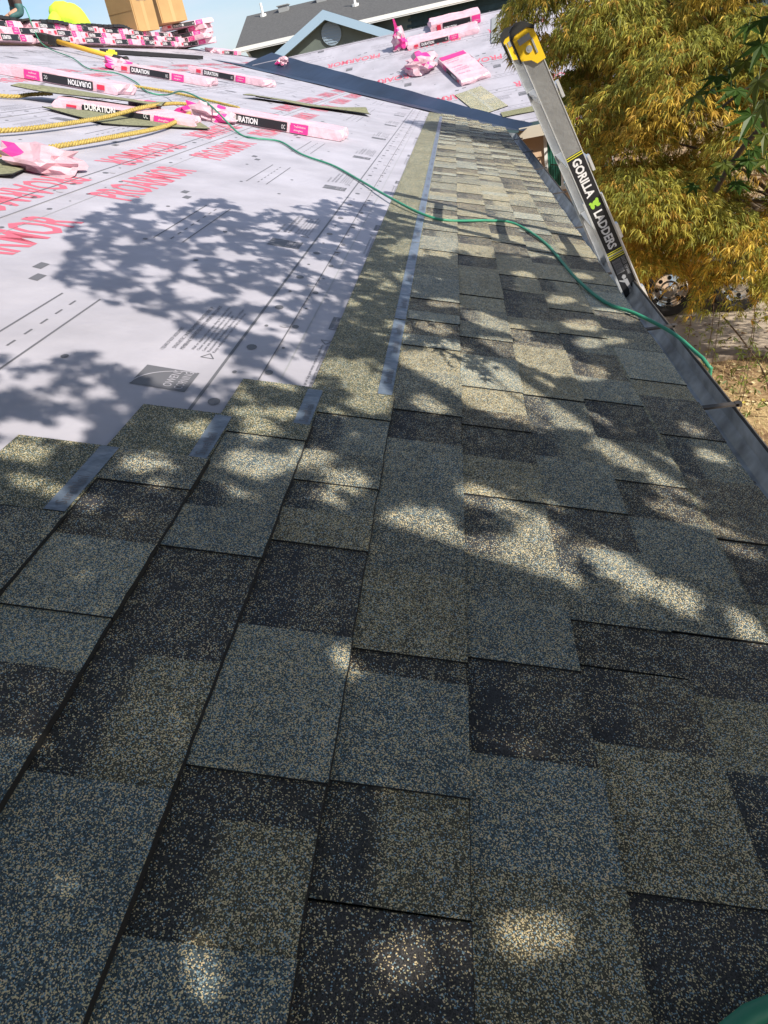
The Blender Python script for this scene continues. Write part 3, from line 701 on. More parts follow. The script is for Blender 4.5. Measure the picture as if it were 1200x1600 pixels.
# ------------------------------------------------------------------ bundles of shingles
def bundle(label, M, L=1.02, W=.335, H=.072, rev=False, group='pink wrapped bundles of shingles', torn=0, toptext=False, seed=0, bright=True, cat='shingle bundle', name='shingle_bundle'):
    rr = random.Random(seed)
    root = empty(name, M, label, cat, group)
    mb = MB(); nx, ny, nz = 22, 7, 3
    def pt(i, j, k):
        x = (i/nx-.5)*L; y = (j/ny-.5)*W; z = k/nz*H
        nn = Vector((x*5+seed*3, y*7, z*12))
        d = mnoise.noise(nn)*.007 + mnoise.noise(nn*3.3)*.003
        ex = 1 if i in (0, nx) else 0
        d *= 1.5; x += d*ex*4*(1 if i else -1); y *= (1+.0*d); 
        if j in (0, ny): y += (1 if j else -1)*(d*.45 + .003*math.sin(k/nz*math.pi))
        if k == nz: z += d*.8 + .004*mnoise.noise(Vector((x*2, y*3, seed)))
        if k == 0: z = .0
        if ex and k in (0, nz): x -= (1 if i else -1)*.012
        return (x, y, z)
    for i in range(nx):
        for j in range(ny):
            mb.quad(pt(i,j,nz), pt(i+1,j,nz), pt(i+1,j+1,nz), pt(i,j+1,nz)); mb.quad(pt(i,j,0), pt(i,j+1,0), pt(i+1,j+1,0), pt(i+1,j,0))
        for k in range(nz):
            mb.quad(pt(i,0,k), pt(i+1,0,k), pt(i+1,0,k+1), pt(i,0,k+1)); mb.quad(pt(i,ny,k), pt(i,ny,k+1), pt(i+1,ny,k+1), pt(i+1,ny,k))
    for j in range(ny):
        for k in range(nz):
            mb.quad(pt(0,j,k), pt(0,j,k+1), pt(0,j+1,k+1), pt(0,j+1,k)); mb.quad(pt(nx,j,k), pt(nx,j+1,k), pt(nx,j+1,k+1), pt(nx,j,k+1))
    mb.build('wrapper', M_pink, root)
    # side print: a panel per colour, front and back
    def side(sgn, rev):
        y = -W/2*sgn - .0085*sgn
        def f(x, z):
            X = x-L/2
            if rev: X = -X; z = H-z
            return Vector((X*sgn, y, z))
        def rect(name, x0, x1, z0, z1, m):
            b = MB(); n = max(1, int((x1-x0)/.06))
            for i in range(n):
                a, c = x0+(x1-x0)*i/n, x0+(x1-x0)*(i+1)/n
                b.quad(f(a,z0), f(c,z0), f(c,z1), f(a,z1))
            return b.build(name, m, root)
        rect('red_print', .10, .165, .018, H-.018, M_rsq)
        rect('black_band', .20, .64, .006, H-.006, M_black)
        rect('magenta_print', .665, .80, .004, H-.004, M_mag)
        def g(x, z):
            p = f(x, z); p.y -= .0012*sgn; return p
        b = MB(); put_text(b, 'DURATION', .052, (.215, .018), g, 0, fit=.20, offset=.0018)
        put_text(b, 'OC', .04, (.625-.03, .02), g, 0, fit=.03)
        put_text(b, 'TruDefinition', .020, (.69, .042), g, 0, fit=.09); put_text(b, 'shingles', .018, (.69, .018), g, 0, fit=.07)
        tag(b.build('lettering', M_white, root), kind='stuff')
    side(1, rev); side(-1, rev)
    if toptext:
        zt = H+.006; b = MB(); b.quad((-L/2+.04, -W/2+.02, zt), (-L/2+.19, -W/2+.02, zt), (-L/2+.19, W/2-.02, zt), (-L/2+.04, W/2-.02, zt)); b.build('magenta_print', M_mag, root)
        b = MB()
        for k, (w, x) in enumerate((('Owens Corning', -.28), ('SureNail', -.20), ('130 MPH', .02), ('TruDefinition', .10), ('ASTM D3462', .17), ('Keep dry', .30))):
            put_text(b, w, .045, (-W/2+.05, -x), lambda a, c: Vector((-c, a, zt+.001)), 0, fit=min(.2, .022*len(w)))
        tag(b.build('lettering', M_mag, root), kind='stuff')
    for e in range(torn):
        b = MB(); sx = -1 if e == 0 else 1
        crumple(b, Vector((sx*(L/2+.02), 0, H*.55)), .13, seed+e*7, (1.0, 1.15, .55)); o = b.build('torn_wrap_end', [M_pinkl, M_mag], root)
    return root
def crumple(b, c, R_, seed, sc=(1,1,1), mag=.2):
    """a crumpled ball of film: folded facets of an icosphere pushed in and out"""
    bm = bmesh.new(); bmesh.ops.create_icosphere(bm, subdivisions=3, radius=1)
    q = random.Random(seed); off = Vector((seed*1.7, seed*.9, seed*2.3))
    for v in bm.verts:
        n = v.co.normalized()
        k = 1 + .55*mnoise.noise(n*1.5+off) + .42*mnoise.noise(n*3.4+off*2) + .25*mnoise.noise(n*8+off)
        v.co = Vector((n.x*k*R_*sc[0], n.y*k*R_*sc[1], n.z*k*R_*sc[2]))
    for f in bm.faces:
        m = 1 if mnoise.noise(f.calc_center_median()*9+off) > .28-mag*.3+.05 else 0
        b.quad(*[c+v.co for v in f.verts], mi=m)
    bm.free()
def wrap_scrap(label, M, size, seed, sc, tail=None):
    b = MB(); crumple(b, Vector((0, 0, size*sc[2]*.75)), size, seed, sc)
    # flat torn flaps
    q = random.Random(seed)
    for k in range(4):
        a = q.uniform(0, 6.28); d = Vector((math.cos(a), math.sin(a), 0)); e = Vector((-d.y, d.x, 0)); L_ = size*q.uniform(.8, 1.5)
        pts = [Vector((0,0,.02)) + e*size*.4, Vector((0,0,.02)) - e*size*.4]
        prev = pts
        for i in range(1, 6):
            w = size*.45*(1-.13*i)*q.uniform(.7, 1.2); c = d*L_*i/5 + Vector((0, 0, .01+abs(q.gauss(0, .012))))
            nx_ = [c+e*w, c-e*w+Vector((0,0,q.uniform(0,.02)))]
            b.quad(prev[0], prev[1], nx_[1], nx_[0], mi=1 if q.random() < .15 else 0); prev = nx_
    if tail:
        prev = None
        for i in range(6):
            c = Vector(tail)*i/5 + Vector((0, 0, size*.7)); w = size*.3*(1-i/7)
            cu_ = [c+Vector((w,0,0)), c-Vector((w,0,0))]
            if prev: b.quad(prev[0], prev[1], cu_[1], cu_[0], mi=1 if i > 2 else 0)
            prev = cu_
    o = b.build('wrap_scrap', [M_pinkl, M_mag]); o.matrix_world = M
    return tag(o, label, 'plastic wrap', 'torn pink plastic wrap')
B1 = frame(Vector((0,0,0)), D, Y, N)                     # x down slope, y along eave, z normal
def onR1(v, t, h=.006, rz=0): return B1 @ Matrix.Translation((v, t, h)) @ Matrix.Rotation(rz, 4, 'Z')
bundle('shingle bundle at the left edge with upside-down lettering on its black band', onR1(-3.15, 6.66, .006, math.radians(-6)), L=1.05, rev=True, seed=1)
bundle('shingle bundle with a torn left end lying just below the yellow-handled tool', onR1(-3.08, 8.86, .006, math.radians(-4)), L=1.05, seed=2, torn=1)
bundle('shingle bundle nearest to the top of the blue valley flashing', onR1(-2.70, 10.25, .006, math.radians(-16)), L=1.05, seed=3)
bundle('shingle bundle whose right end lies closest to the curve of the green hose', onR1(-1.25, 6.08, .006, math.radians(-2)), L=1.05, seed=4)
bundle('opened shingle bundle half hidden under loose olive shingles beside the rope', onR1(-2.12, 5.36, .006, math.radians(6)), L=.92, H=.05, seed=5, torn=0)
def onR2(x, y, h=.006, rz=0): return along(F2, x, (y-10.85)/CP, h, rz)
bundle('shingle bundle with a torn twisted end lying along the top of the wing slope', onR2(.06, 13.46, .006, math.radians(4)), L=1.12, seed=6)
bundle('pale shingle bundle mostly hidden behind the one at the top of the wing slope', onR2(.28, 13.92, .006, math.radians(3)), L=.8, seed=7, H=.12)
bundle('shingle package lying face up on the wing slope, magenta print on its pink top', onR2(.318, 12.08, .006, math.radians(-73)), L=1.08, W=.42, seed=8, toptext=True, rev=True)
wrap_scrap('crumpled pink wrap with upright twisted tail at the end of the highest wing bundle', onR2(-.60, 13.40), .15, 3, (.8, .7, 1.1), tail=(-.05, 0, .32))
wrap_scrap('crumpled pink wrap heap on the wing slope left of the face-up package', onR2(-.28, 12.36), .24, 8, (1.0, .75, .5))
wrap_scrap('torn pink wrap at the left edge of the photo in front of the rope', onR1(-1.66, 3.22), .12, 5, (1.3, 1.1, .42))
wrap_scrap('torn pink wrap between the rope end and the bundle by the hose', onR1(-1.74, 5.86), .12, 12, (1.5, .8, .5))
wrap_scrap('small white-pink wrap scrap lying on the olive shingles', onR1(-2.14, 5.72, .03), .06, 17, (1.8, .7, .5))
wrap_scrap('tiny orange-pink scrap at the top left corner of the wing slope', onR2(-2.62, 13.85), .10, 21, (1, .7, .6))
# row along the ridge: long axis along the ridge
def ridge_bundle(lab, x, y, z, rz, seed, rev=False): 
    M = Matrix.Translation((x, y, z)) @ Matrix.Rotation(rz, 4, 'Z'); return bundle(lab, M, H=.076, seed=seed, rev=rev, group='bundles stacked along the ridge', bright=True)
ZR = SR*SP+.012
pos = ['at the left edge of the photo', 'second from the left edge', 'below the boot and the lime shirt', 'fourth from the left edge', 'left of the cardboard boxes', 'under the front cardboard box', 'beside the tall pile']
for layer in range(3):
    for i in range(7 if layer < 2 else 6):
        y = 9.75 + i*1.10 + (.35 if layer == 1 else 0) + R.uniform(-.05, .05)
        x = -5.08 + R.uniform(-.03, .03) - .05*layer
        ridge_bundle(f"{['bottom', 'middle', 'top'][layer]} layer shingle bundle of the ridge row, {pos[i]}", x, y, ZR + layer*.08, math.radians(90+R.uniform(-3, 3)), 20+layer*10+i, rev=(i+layer) % 3 == 1)
for k, (lab, x, y, z, a) in enumerate((('lowest bundle of the crossed pile right of the boxes', -4.95, 16.6, ZR, 20), ('second lowest bundle of the crossed pile right of the boxes', -5.0, 16.6, ZR+.08, -15), ('third bundle up in the crossed pile right of the boxes', -4.98, 16.6, ZR+.16, 12), ('second highest bundle of the crossed pile right of the boxes', -5.0, 16.7, ZR+.24, -10), ('topmost bundle of the crossed pile right of the boxes', -4.9, 16.5, ZR+.32, 30))):
    ridge_bundle(lab, x, y, z, math.radians(a), 60+k)
M_ = B1 @ Matrix.Translation((-4.75, 17.2, .006)) @ Matrix.Rotation(math.radians(80), 4, 'Z')
bundle('lone pale bundle on the slope below the crossed pile at the far end', M_, seed=70, group='bundles stacked along the ridge')
# olive shingle sheets
def loose(label, pts, fn, th=.006, curl=.03, seed=0, material=None):
    b = MB(); n, m = 10, 4
    P00, P10, P11, P01 = [Vector((*p, 0)) for p in pts]
    def P(i, j):
        u, w = i/n, j/m; p = (P00*(1-u)+P10*u)*(1-w) + (P01*(1-u)+P11*u)*w
        h = .008 + curl*(mnoise.noise(Vector((u*2.2+seed, w*1.5, seed)))+.45)*(.35+abs(u-.5)) 
        return p, max(h, .006)
    for i in range(n):
        for j in range(m):
            q = [P(i,j), P(i+1,j), P(i+1,j+1), P(i,j+1)]
            b.quad(*[fn(p.x, p.y, h+th) for p, h in q]); b.quad(*[fn(p.x, p.y, h) for p, h in q[::-1]], mi=1)
    ring = [(i,0) for i in range(n)] + [(n,j) for j in range(m)] + [(i,m) for i in range(n,0,-1)] + [(0,j) for j in range(m,0,-1)]
    for a, c in zip(ring, ring[1:]+ring[:1]):
        (p, h), (p2, h2) = P(*a), P(*c); b.quad(fn(p.x,p.y,h), fn(p2.x,p2.y,h2), fn(p2.x,p2.y,h2+th), fn(p.x,p.y,h+th), mi=1)
    o = b.build('loose_shingle', [material or M_olive, M_asph]); return tag(o, label, 'loose shingle', 'loose shingles lying on the underlayment')
f1 = lambda v, t, h: r1(v, t, h)
f2 = lambda x, y, h: F2 @ Vector((x, (y-10.85)/CP, h))
loose('long olive shingle lying across the opened bundle by the rope', [(-2.86,5.22),(-1.95,5.5),(-2.0,5.80),(-2.80,5.54)], lambda v,t,h: r1(v,t,h+.06), seed=2)
loose('olive shingle lying flat in the shadow under the opened bundle', [(-2.05,4.75),(-1.55,5.3),(-1.72,5.6),(-2.55,5.0)], f1, seed=5, curl=.01)
loose('olive shingle curling on the underlayment between the bundles and the flashing', [(-2.02,8.05),(-.75,8.35),(-.85,8.75),(-1.95,8.35)], f1, seed=9, curl=.06)
loose('olive shingle corner at the left edge of the photo under the pink wrap', [(-1.95,2.85),(-1.66,2.96),(-1.72,3.25),(-2.0,3.2)], f1, seed=11, curl=.02)
loose('grey shingle strip standing on the wing slope beside the laceleaf maple', [(.78,12.82),(.965,12.80),(.97,13.83),(.86,13.82)], f2, seed=12, curl=.01, material=M_grey)
loose('narrow olive shingle strip lying at the eave end of the wing slope', [(.74,10.36),(1.5,10.36),(1.5,10.52),(.72,10.50)], f2, seed=13, curl=.01)
# the sample shingle with coloured tabs on the wing
b = MB()
c4 = [Vector((.165,11.30)), Vector((.53,11.42)), Vector((.83,10.66)), Vector((.46,10.54))]
def bl(u, w): return (c4[0]*(1-u)+c4[1]*u)*(1-w) + (c4[3]*(1-u)+c4[2]*u)*w
for w0, w1, tn in ((0,.18,'head'),(.18,.38,'mid'),(.38,.55,'tan'),(.55,.74,'mid'),(.74,1,'head')):
    for u0, u1, t2 in ((0,.45,'head'),(.45,.55,'blue'),(.55,1,tn)):
        b.cur = (*[k*1.7 for k in TONE[t2][0]], TONE[t2][1]+.15)
        q = [bl(u0,w0), bl(u0,w1), bl(u1,w1), bl(u1,w0)]
        b.quad(*[f2(p.x, p.y, .014) for p in q])
for e in (((0,0),(1,0)),((1,0),(1,1)),((1,1),(0,1)),((0,1),(0,0))):
    p, q = bl(*e[0]), bl(*e[1]); b.quad(f2(p.x,p.y,.005), f2(q.x,q.y,.005), f2(q.x,q.y,.014), f2(p.x,p.y,.014), mi=1)
tag(b.build('loose_shingle', [M_gran, M_asph], tone=True), 'single tan shingle with faint coloured tabs lying below the face-up package', 'loose shingle', 'loose shingles lying on the underlayment')

# ------------------------------------------------------------------ rope, hose
def smooth_path(pts, step):
    pts = [Vector(p) for p in pts]; P_ = [pts[0]*2-pts[1]] + pts + [pts[-1]*2-pts[-2]]; out_ = []
    for i in range(1, len(P_)-2):
        a, b, c, d = P_[i-1:i+3]; n = max(2, int((c-b).length/step))
        for k in range(n):
            t = k/n; out_.append(.5*((2*b)+(c-a)*t+(2*a-5*b+4*c-d)*t*t+(3*b-a-3*c+d)*t**3))
    out_.append(pts[-1]); return out_
def rope(label, pts, r=.011):
    path = smooth_path(pts, .009); b = MB()
    for s in range(3):
        sp = []; ln = 0
        for i, p in enumerate(path):
            d = (path[min(i+1, len(path)-1)]-path[max(i-1, 0)]).normalized(); a = d.cross(N).normalized(); c = a.cross(d)
            if i: ln += (p-path[i-1]).length
            th = ln/.075*2*math.pi + s*2*math.pi/3
            sp.append(p + (a*math.cos(th)+c*math.sin(th))*r*.62)
        b.tube(sp, r*.62, n=6)
    return tag(b.build('yellow_rope', M_rope, smooth=True), label, 'rope', 'yellow ropes across the roof')
rope('upper of the two near yellow rope strands running to the torn pink wrap', [r1(-3.2,3.1,.03), r1(-2.5,3.45,.03), r1(-2.18,3.83,.03), r1(-2.07,4.72,.04), r1(-2.0,5.4,.08), r1(-1.95,6.0,.07), r1(-1.80,6.12,.03)])
rope('yellow rope curving up from the pink wrap at the left edge, lower near strand', [r1(-2.0,3.0,.02), r1(-1.86,3.34,.03), r1(-1.74,4.15,.04), r1(-1.74,5.0,.03), r1(-1.84,5.8,.04), r1(-1.88,6.05,.03)])
rope('faded yellow rope lying between the ridge bundles and the bundle by the hose', [r1(-3.5,6.9,.02), r1(-3.22,7.14,.02), r1(-2.58,7.27,.02), r1(-2.1,7.1,.02), r1(-1.76,6.9,.02)], r=.010)
rope('short yellow rope end at the left edge of the photo above the olive shingle', [r1(-3.4,5.0,.02), r1(-2.9,5.16,.02), r1(-2.82,5.4,.03), r1(-2.7,5.46,.05)])
hp = [(-5.9,11.1,.1),(-5.45,10.5,.4),(-5.12,10.2,.06),(-4.3,9.25,.02),(-3.69,8.3,.015),(-3.4,8.3,.015),(-3.0,7.75,.015),(-2.6,7.0,.015),(-2.42,6.95,.02),(-2.07,6.34,.12),(-1.72,5.85,.11),(-1.385,5.40,.012),(-1.24,5.25,.012),(-1.07,5.3,.012),(-.84,4.88,.012),(-.607,4.64,.012),(-.409,4.28,.013),(-.19,3.80,.026),(-.019,3.53,.026),(.104,3.50,.024),(.294,3.66,.024),(.424,3.70,.024),(.542,3.36,.024),(.601,2.80,.024),(.665,2.52,.024),(.745,2.42,.03)]
pts = [r1(*p) for p in hp] + [Vector((.80,2.28,-.238)), Vector((.838,2.16,-.262)), Vector((.860,2.08,-.285)), Vector((.868,2.10,-.36)), Vector((.868,2.2,-.9)), Vector((.90,2.5,-2.0)), Vector((1.2,3.2,-2.82)), Vector((1.9,4.6,ZG+.02)), Vector((2.25,5.25,ZG+.02)), Vector((2.9,5.1,ZG+.02)), Vector((4.2,4.2,ZG+.02))]
b = MB(); b.tube(smooth_path(pts, .03), .0060, n=8)
tag(b.build('green_hose', M_hose, smooth=True), 'long thin green hose winding down the roof and over the gutter', 'hose')
b = MB(); b.tube(smooth_path([r1(.27,.20,.027), r1(.357,.277,.027), r1(.404,.303,.027), r1(.50,.34,.027), r1(.70,.34,.025), Vector((.86,.33,-.26)), Vector((.90,.33,-.6)), Vector((.95,.3,-2.0)), Vector((1.1,.2,ZG+.02))], .02), .009, n=10)
tag(b.build('green_hose', M_hose, smooth=True), 'bright green hose crossing the bottom right corner close to the camera', 'hose')

# ------------------------------------------------------------------ tools by the ridge
def tool():
    root = empty('roofing_tool', r1(-4.7, 10.2, .02), 'long-handled tool with a yellow handle and black head below the ridge bundles', 'shovel')
    I = Matrix.Translation(-root.location)
    a, c = r1(-5.05, 10.35, .10), r1(-4.08, 9.95, .05)
    m = MB(); m.tube([a, a.lerp(c, .5), c], .028, n=10); m.build('handle', mat('orange_yellow_handle', (.70,.40,.04), .5), root, smooth=True, M=I)
    d = (c-a).normalized(); e = d.cross(N).normalized(); f = e.cross(d); H_ = frame(a, d, e, f)
    m = MB(); m.box((-.02,-.05,-.05), (.10,.05,.05), M=H_); m.box((-.30,-.09,-.03), (-.02,.09,.045), M=H_); m.box((-.46,-.06,-.03), (-.30,.07,.01), M=H_); m.build('head', M_rub, root, M=I)
    H2 = frame(c, d, e, f); m = MB(); m.tube([H2 @ Vector((-.02,0,0)), H2 @ Vector((.12,0,.0)), H2 @ Vector((.2,.02,.02))], .033, n=10); m.box((.04,-.1,-.02), (.10,.1,.02), M=H2); m.build('grip', M_rub, root, M=I)
tool()
b = MB(); Lm = onR1(-4.50, 12.3, .012, math.radians(77)); b.box((-1.35,-.10,0), (1.35,.10,.006), mi=0, M=Lm); b.box((-1.35,-.11,0), (1.35,-.10,.05), mi=1, M=Lm)
tag(b.build('metal_flashing', [mat('blue_reflective_metal', (.10,.17,.34), .3, .6), M_edge]), 'length of blue-grey metal flashing with a black edge below the ridge bundles', 'flashing')
b = MB(); b.box((-.05,-.05,0), (.05,.05,.07), M=onR1(-4.33, 10.45, .01)); b.box((-.03,-.03,.07), (.03,.03,.09), M=onR1(-4.33, 10.45, .01))
tag(b.build('chalk_box', mat('bright_yellow_plastic', (.75,.75,.05), .5)), 'tiny bright yellow tool at the end of the yellow handle', 'tool')
b = MB()
pth = [Vector((-5.15, 9.3, ZR+.30)), Vector((-5.2, 10.6, ZR+.315)), Vector((-5.1, 12.0, ZR+.33)), Vector((-5.2, 13.6, ZR+.31))]
for i in range(30):
    u0, u1 = i/30, (i+1)/30
    def Q(u): 
        y = 9.3+u*4.6; return y, ZR+.235+.012*math.sin(y*2.1)+.01*math.sin(y*5.3)
    (y0, z0), (y1, z1) = Q(u0), Q(u1); hw = .17
    b.box((-5.15-hw, y0, z0), (-5.0+.05*math.sin(y0*3), y1, z0+.035))
tag(b.build('felt_sheet', M_edge), 'black roofing felt sheet draped along the top of the ridge bundles', 'roofing felt')

# ------------------------------------------------------------------ cardboard boxes
def carton(label, M, w, d, h):
    root = empty('cardboard_box', M, label, 'cardboard box', 'cardboard boxes on the ridge bundles')
    m = MB(); m.box((-w/2,-d/2,0), (w/2,d/2,h)); m.build('carton', M_card, root)
    m = MB(); m.box((-w/2-.003,-d/2-.003,.30), (w/2+.003,-d/2-.0005,.304)); m.box((w/2+.0005,-d/2+.02,.0), (w/2+.003,-d/2+.03,h)); m.build('crease', mat('cardboard_crease', (.28,.15,.05), .9), root)
    m = MB(); m.box((-.035,-d/2,h), (.035,d/2,h+.003)); m.box((w/2+.0005,-.035,0), (w/2+.002,.035,h)); m.build('tape', M_cardl, root)
    m = MB(); put_text(m, 'THIS WAY UP', .05, (-.12, .42), lambda x, z: Vector((w/2+.004, x, z)), 0, fit=.22); m.build('lettering', M_ink, root)
    for sx in (-1, 1):
        m = MB(); m.quad((sx*w/2,-d/2,h), (sx*w/2,d/2,h), (sx*(w/2+.1),d/2,h+.12), (sx*(w/2+.1),-d/2,h+.12)); o = m.build('flap', M_card, root)
        s_ = o.modifiers.new('t', 'SOLIDIFY'); s_.thickness = .004
carton('front of two tall brown cardboard boxes on the ridge, with a crease across it', Matrix.Translation((-5.20, 14.55, ZR+.24)) @ Matrix.Rotation(math.radians(-28), 4, 'Z') @ Matrix.Rotation(math.radians(3), 4, 'Y'), .62, .5, .95)
carton('rear of two tall brown cardboard boxes, standing nearer the crossed pile', Matrix.Translation((-5.12, 16.1, ZR+.40)) @ Matrix.Rotation(math.radians(-42), 4, 'Z'), .55, .55, 1.0)

# ------------------------------------------------------------------ people
def skin_mesh(name, joints, edges, radii, material, root, sub=2, M=None):
    me = bpy.data.meshes.new(name); me.from_pydata([tuple(j) for j in joints], edges, []); o = link(name, me, root)
    md = o.modifiers.new('skin', 'SKIN'); md.use_smooth_shade = True
    for i, v in enumerate(o.data.skin_vertices[0].data): v.radius = radii[i] if isinstance(radii[i], tuple) else (radii[i], radii[i]); v.use_root = (i == 0)
    s = o.modifiers.new('sub', 'SUBSURF'); s.levels = sub; s.render_levels = sub
    dg = bpy.context.evaluated_depsgraph_get(); m2 = bpy.data.meshes.new_from_object(o.evaluated_get(dg)); o.modifiers.clear(); old = o.data; o.data = m2; bpy.data.meshes.remove(old)
    o.data.materials.clear(); o.data.materials.append(material)
    for p in o.data.polygons: p.material_index = 0; p.use_smooth = True
    if M is not None: o.matrix_local = M
    return o
def person(label, M, J, shirt, trousers, hat=None, vest=None):
    root = empty('person', M, label, 'person', 'roofers beyond the ridge')
    # J: named joints; body skin first, clothes over it
    names = list(J); idx = {n: i for i, n in enumerate(names)}
    R_ = dict(pelvis=(.13,.10), belly=(.12,.095), chest=(.145,.10), neck=.05, head0=.062, head1=.085, head2=.06, shl=.055, ell=.04, wrl=.028, hal=.03, shr=.055, elr=.04, wrr=.028, har=.03, hil=.085, knl=.058, anl=.038, tol=.035, hir=.085, knr=.058, anr=.038, tor=.035)
    E = [('pelvis','belly'),('belly','chest'),('chest','neck'),('neck','head0'),('head0','head1'),('head1','head2'),('chest','shl'),('shl','ell'),('ell','wrl'),('wrl','hal'),('chest','shr'),('shr','elr'),('elr','wrr'),('wrr','har'),('pelvis','hil'),('hil','knl'),('knl','anl'),('anl','tol'),('pelvis','hir'),('hir','knr'),('knr','anr'),('anr','tor')]
    skin_mesh('body', [J[n] for n in names], [(idx[a], idx[b]) for a, b in E], [R_[n] for n in names], M_skin, root)
    def cloth(name, nl, ed, k, m, ext=None):
        js = [Vector(J[n]) for n in nl]
        ii = {n: i for i, n in enumerate(nl)}
        rr_ = [tuple(x*k for x in R_[n]) if isinstance(R_[n], tuple) else R_[n]*k for n in nl]
        return skin_mesh(name, js, [(ii[a], ii[c]) for a, c in ed], rr_, m, root)
    cloth('trousers', ['pelvis','hil','knl','anl','hir','knr','anr'], [('pelvis','hil'),('hil','knl'),('knl','anl'),('pelvis','hir'),('hir','knr'),('knr','anr')], 1.28, trousers)
    p_, bl2, c_, nk = (Vector(J[k]) for k in ('pelvis','belly','chest','neck'))
    spine = smooth_path([p_.lerp(bl2, -.25), p_, bl2, bl2.lerp(c_, .5), c_, c_.lerp(nk, .55), nk], .03); ns = len(spine)
    prof_ = [.10, .165, .185, .19, .205, .215, .215, .20, .165, .115, .07]
    def pr_(u): u *= len(prof_)-1; k = min(int(u), len(prof_)-2); return prof_[k]*(1-(u-k)) + prof_[k+1]*(u-k)
    m = MB(); m.tube(spine, [pr_(k/(ns-1))*(1+.05*mnoise.noise(Vector((k*.3, 1, 2)))) for k in range(ns)], n=20)
    for s in 'lr':
        a_, b_ = Vector(J['sh'+s]), Vector(J['el'+s]); sp_ = smooth_path([c_, a_, a_.lerp(b_, .5), b_], .03); m.tube(sp_, [.12-.055*k/len(sp_) for k in range(len(sp_))], n=14)
    m.build('shirt', shirt, root, smooth=True)
    for s in 'lr':
        a, t = Vector(J['an'+s]), Vector(J['to'+s]); d = (t-a)
        bt = skin_mesh('boot', [a+Vector((0,0,.09)), a, a+d*.1+Vector((0,0,-.045)), t+Vector((0,0,-.012))], [(0,1),(1,2),(2,3)], [.055,.056,.052,(.042,.034)], M_boot, root)
        m = MB(); mid = a.lerp(t, .55); m.box((-.05, -.15, 0), (.05, .13, .022), M=Matrix.Translation((mid.x, mid.y, min(a.z, t.z)-.075)) @ Matrix.Rotation(math.atan2(-d.x, d.y), 4, 'Z')); m.build('sole', M_rub, bt)
    h0, h1, h2 = Vector(J['head0']), Vector(J['head1']), Vector(J['head2'])
    ax = (h2-h0).normalized()
    m = MB(); 
    for k in range(6):
        for a in range(12):
            def hp_(k, a): th = k/6*math.pi*.55; ph = a/12*2*math.pi; return h1+ax*.02 + Vector((math.sin(th)*math.cos(ph)*.103, math.sin(th)*math.sin(ph)*.118, math.cos(th)*.118))
            m.quad(hp_(k,a), hp_(k+1,a), hp_(k+1,a+1), hp_(k,a+1))
    m.build('hat' if hat else 'hair', hat or M_hair, root, smooth=True)
    for s in 'lr':          # fingers
        w, h = Vector(J['wr'+s]), Vector(J['ha'+s]); d = (h-w).normalized(); e = d.cross(Vector((0,1,0))).normalized()
        for q in range(4): skin_mesh('finger', [h+e*(q-1.5)*.017, h+e*(q-1.5)*.018+d*.04, h+e*(q-1.5)*.018+d*(.07+.008*(q in (1,2)))+Vector((0,.02,0))], [(0,1),(1,2)], [.009,.008,.007], M_skin, root, sub=1)
        skin_mesh('thumb', [h-d*.03+e*.03, h+e*.05, h+e*.055+d*.03], [(0,1),(1,2)], [.011,.010,.008], M_skin, root, sub=1)
    if vest:
        c, bl_, p = Vector(J['chest']), Vector(J['belly']), Vector(J['pelvis'])
        for k in (.25, .8):
            ctr = p.lerp(c, k); m = MB(); n = (c-p).normalized(); a = n.cross(Vector((0,1,0))).normalized(); b2 = n.cross(a)
            for q in range(20):
                f = lambda q, z: ctr+n*z + a*math.cos(q/20*2*math.pi)*.195 + b2*math.sin(q/20*2*math.pi)*.155
                m.quad(f(q,-.02), f(q+1,-.02), f(q+1,.02), f(q,.02))
            m.build('reflective_band', M_tapegrey, root)
    return root
V = Vector
stand = dict(pelvis=V((0,0,.98)), belly=V((0,0,1.12)), chest=V((0,.01,1.36)), neck=V((0,.01,1.50)), head0=V((0,.02,1.58)), head1=V((0,.03,1.66)), head2=V((0,.02,1.74)),
  shl=V((-.19,0,1.43)), ell=V((-.27,-.02,1.15)), wrl=V((-.24,.12,.93)), hal=V((-.23,.17,.88)), shr=V((.19,0,1.43)), elr=V((.27,-.02,1.15)), wrr=V((.24,.12,.93)), har=V((.23,.17,.88)),
  hil=V((-.09,0,.92)), knl=V((-.13,.05,.50)), anl=V((-.16,.0,.10)), tol=V((-.17,-.15,.045)), hir=V((.09,0,.92)), knr=V((.08,.03,.50)), anr=V((.07,.02,.10)), tor=V((.05,-.14,.045)))
person('person in dark trousers and teal boots standing on the ridge bundles', Matrix.Translation((-5.10, 10.42, ZR+.275)) @ Matrix.Rotation(math.radians(-50), 4, 'Z'), stand, mat('navy_shirt', (.03,.04,.09), .8), M_trous)
crouch = dict(pelvis=V((0,-.02,.50)), belly=V((0,.06,.68)), chest=V((0,.24,.78)), neck=V((0,.40,.68)), head0=V((0,.47,.64)), head1=V((0,.54,.60)), head2=V((0,.60,.57)),
  shl=V((-.19,.31,.70)), ell=V((-.22,.42,.42)), wrl=V((-.14,.47,.17)), hal=V((-.13,.49,.09)), shr=V((.19,.31,.70)), elr=V((.22,.42,.42)), wrr=V((.14,.47,.17)), har=V((.13,.49,.09)),
  hil=V((-.10,.02,.44)), knl=V((-.17,.34,.36)), anl=V((-.15,.06,.10)), tol=V((-.16,.21,.045)), hir=V((.10,.02,.44)), knr=V((.17,.34,.36)), anr=V((.15,.06,.10)), tor=V((.16,.21,.045)))
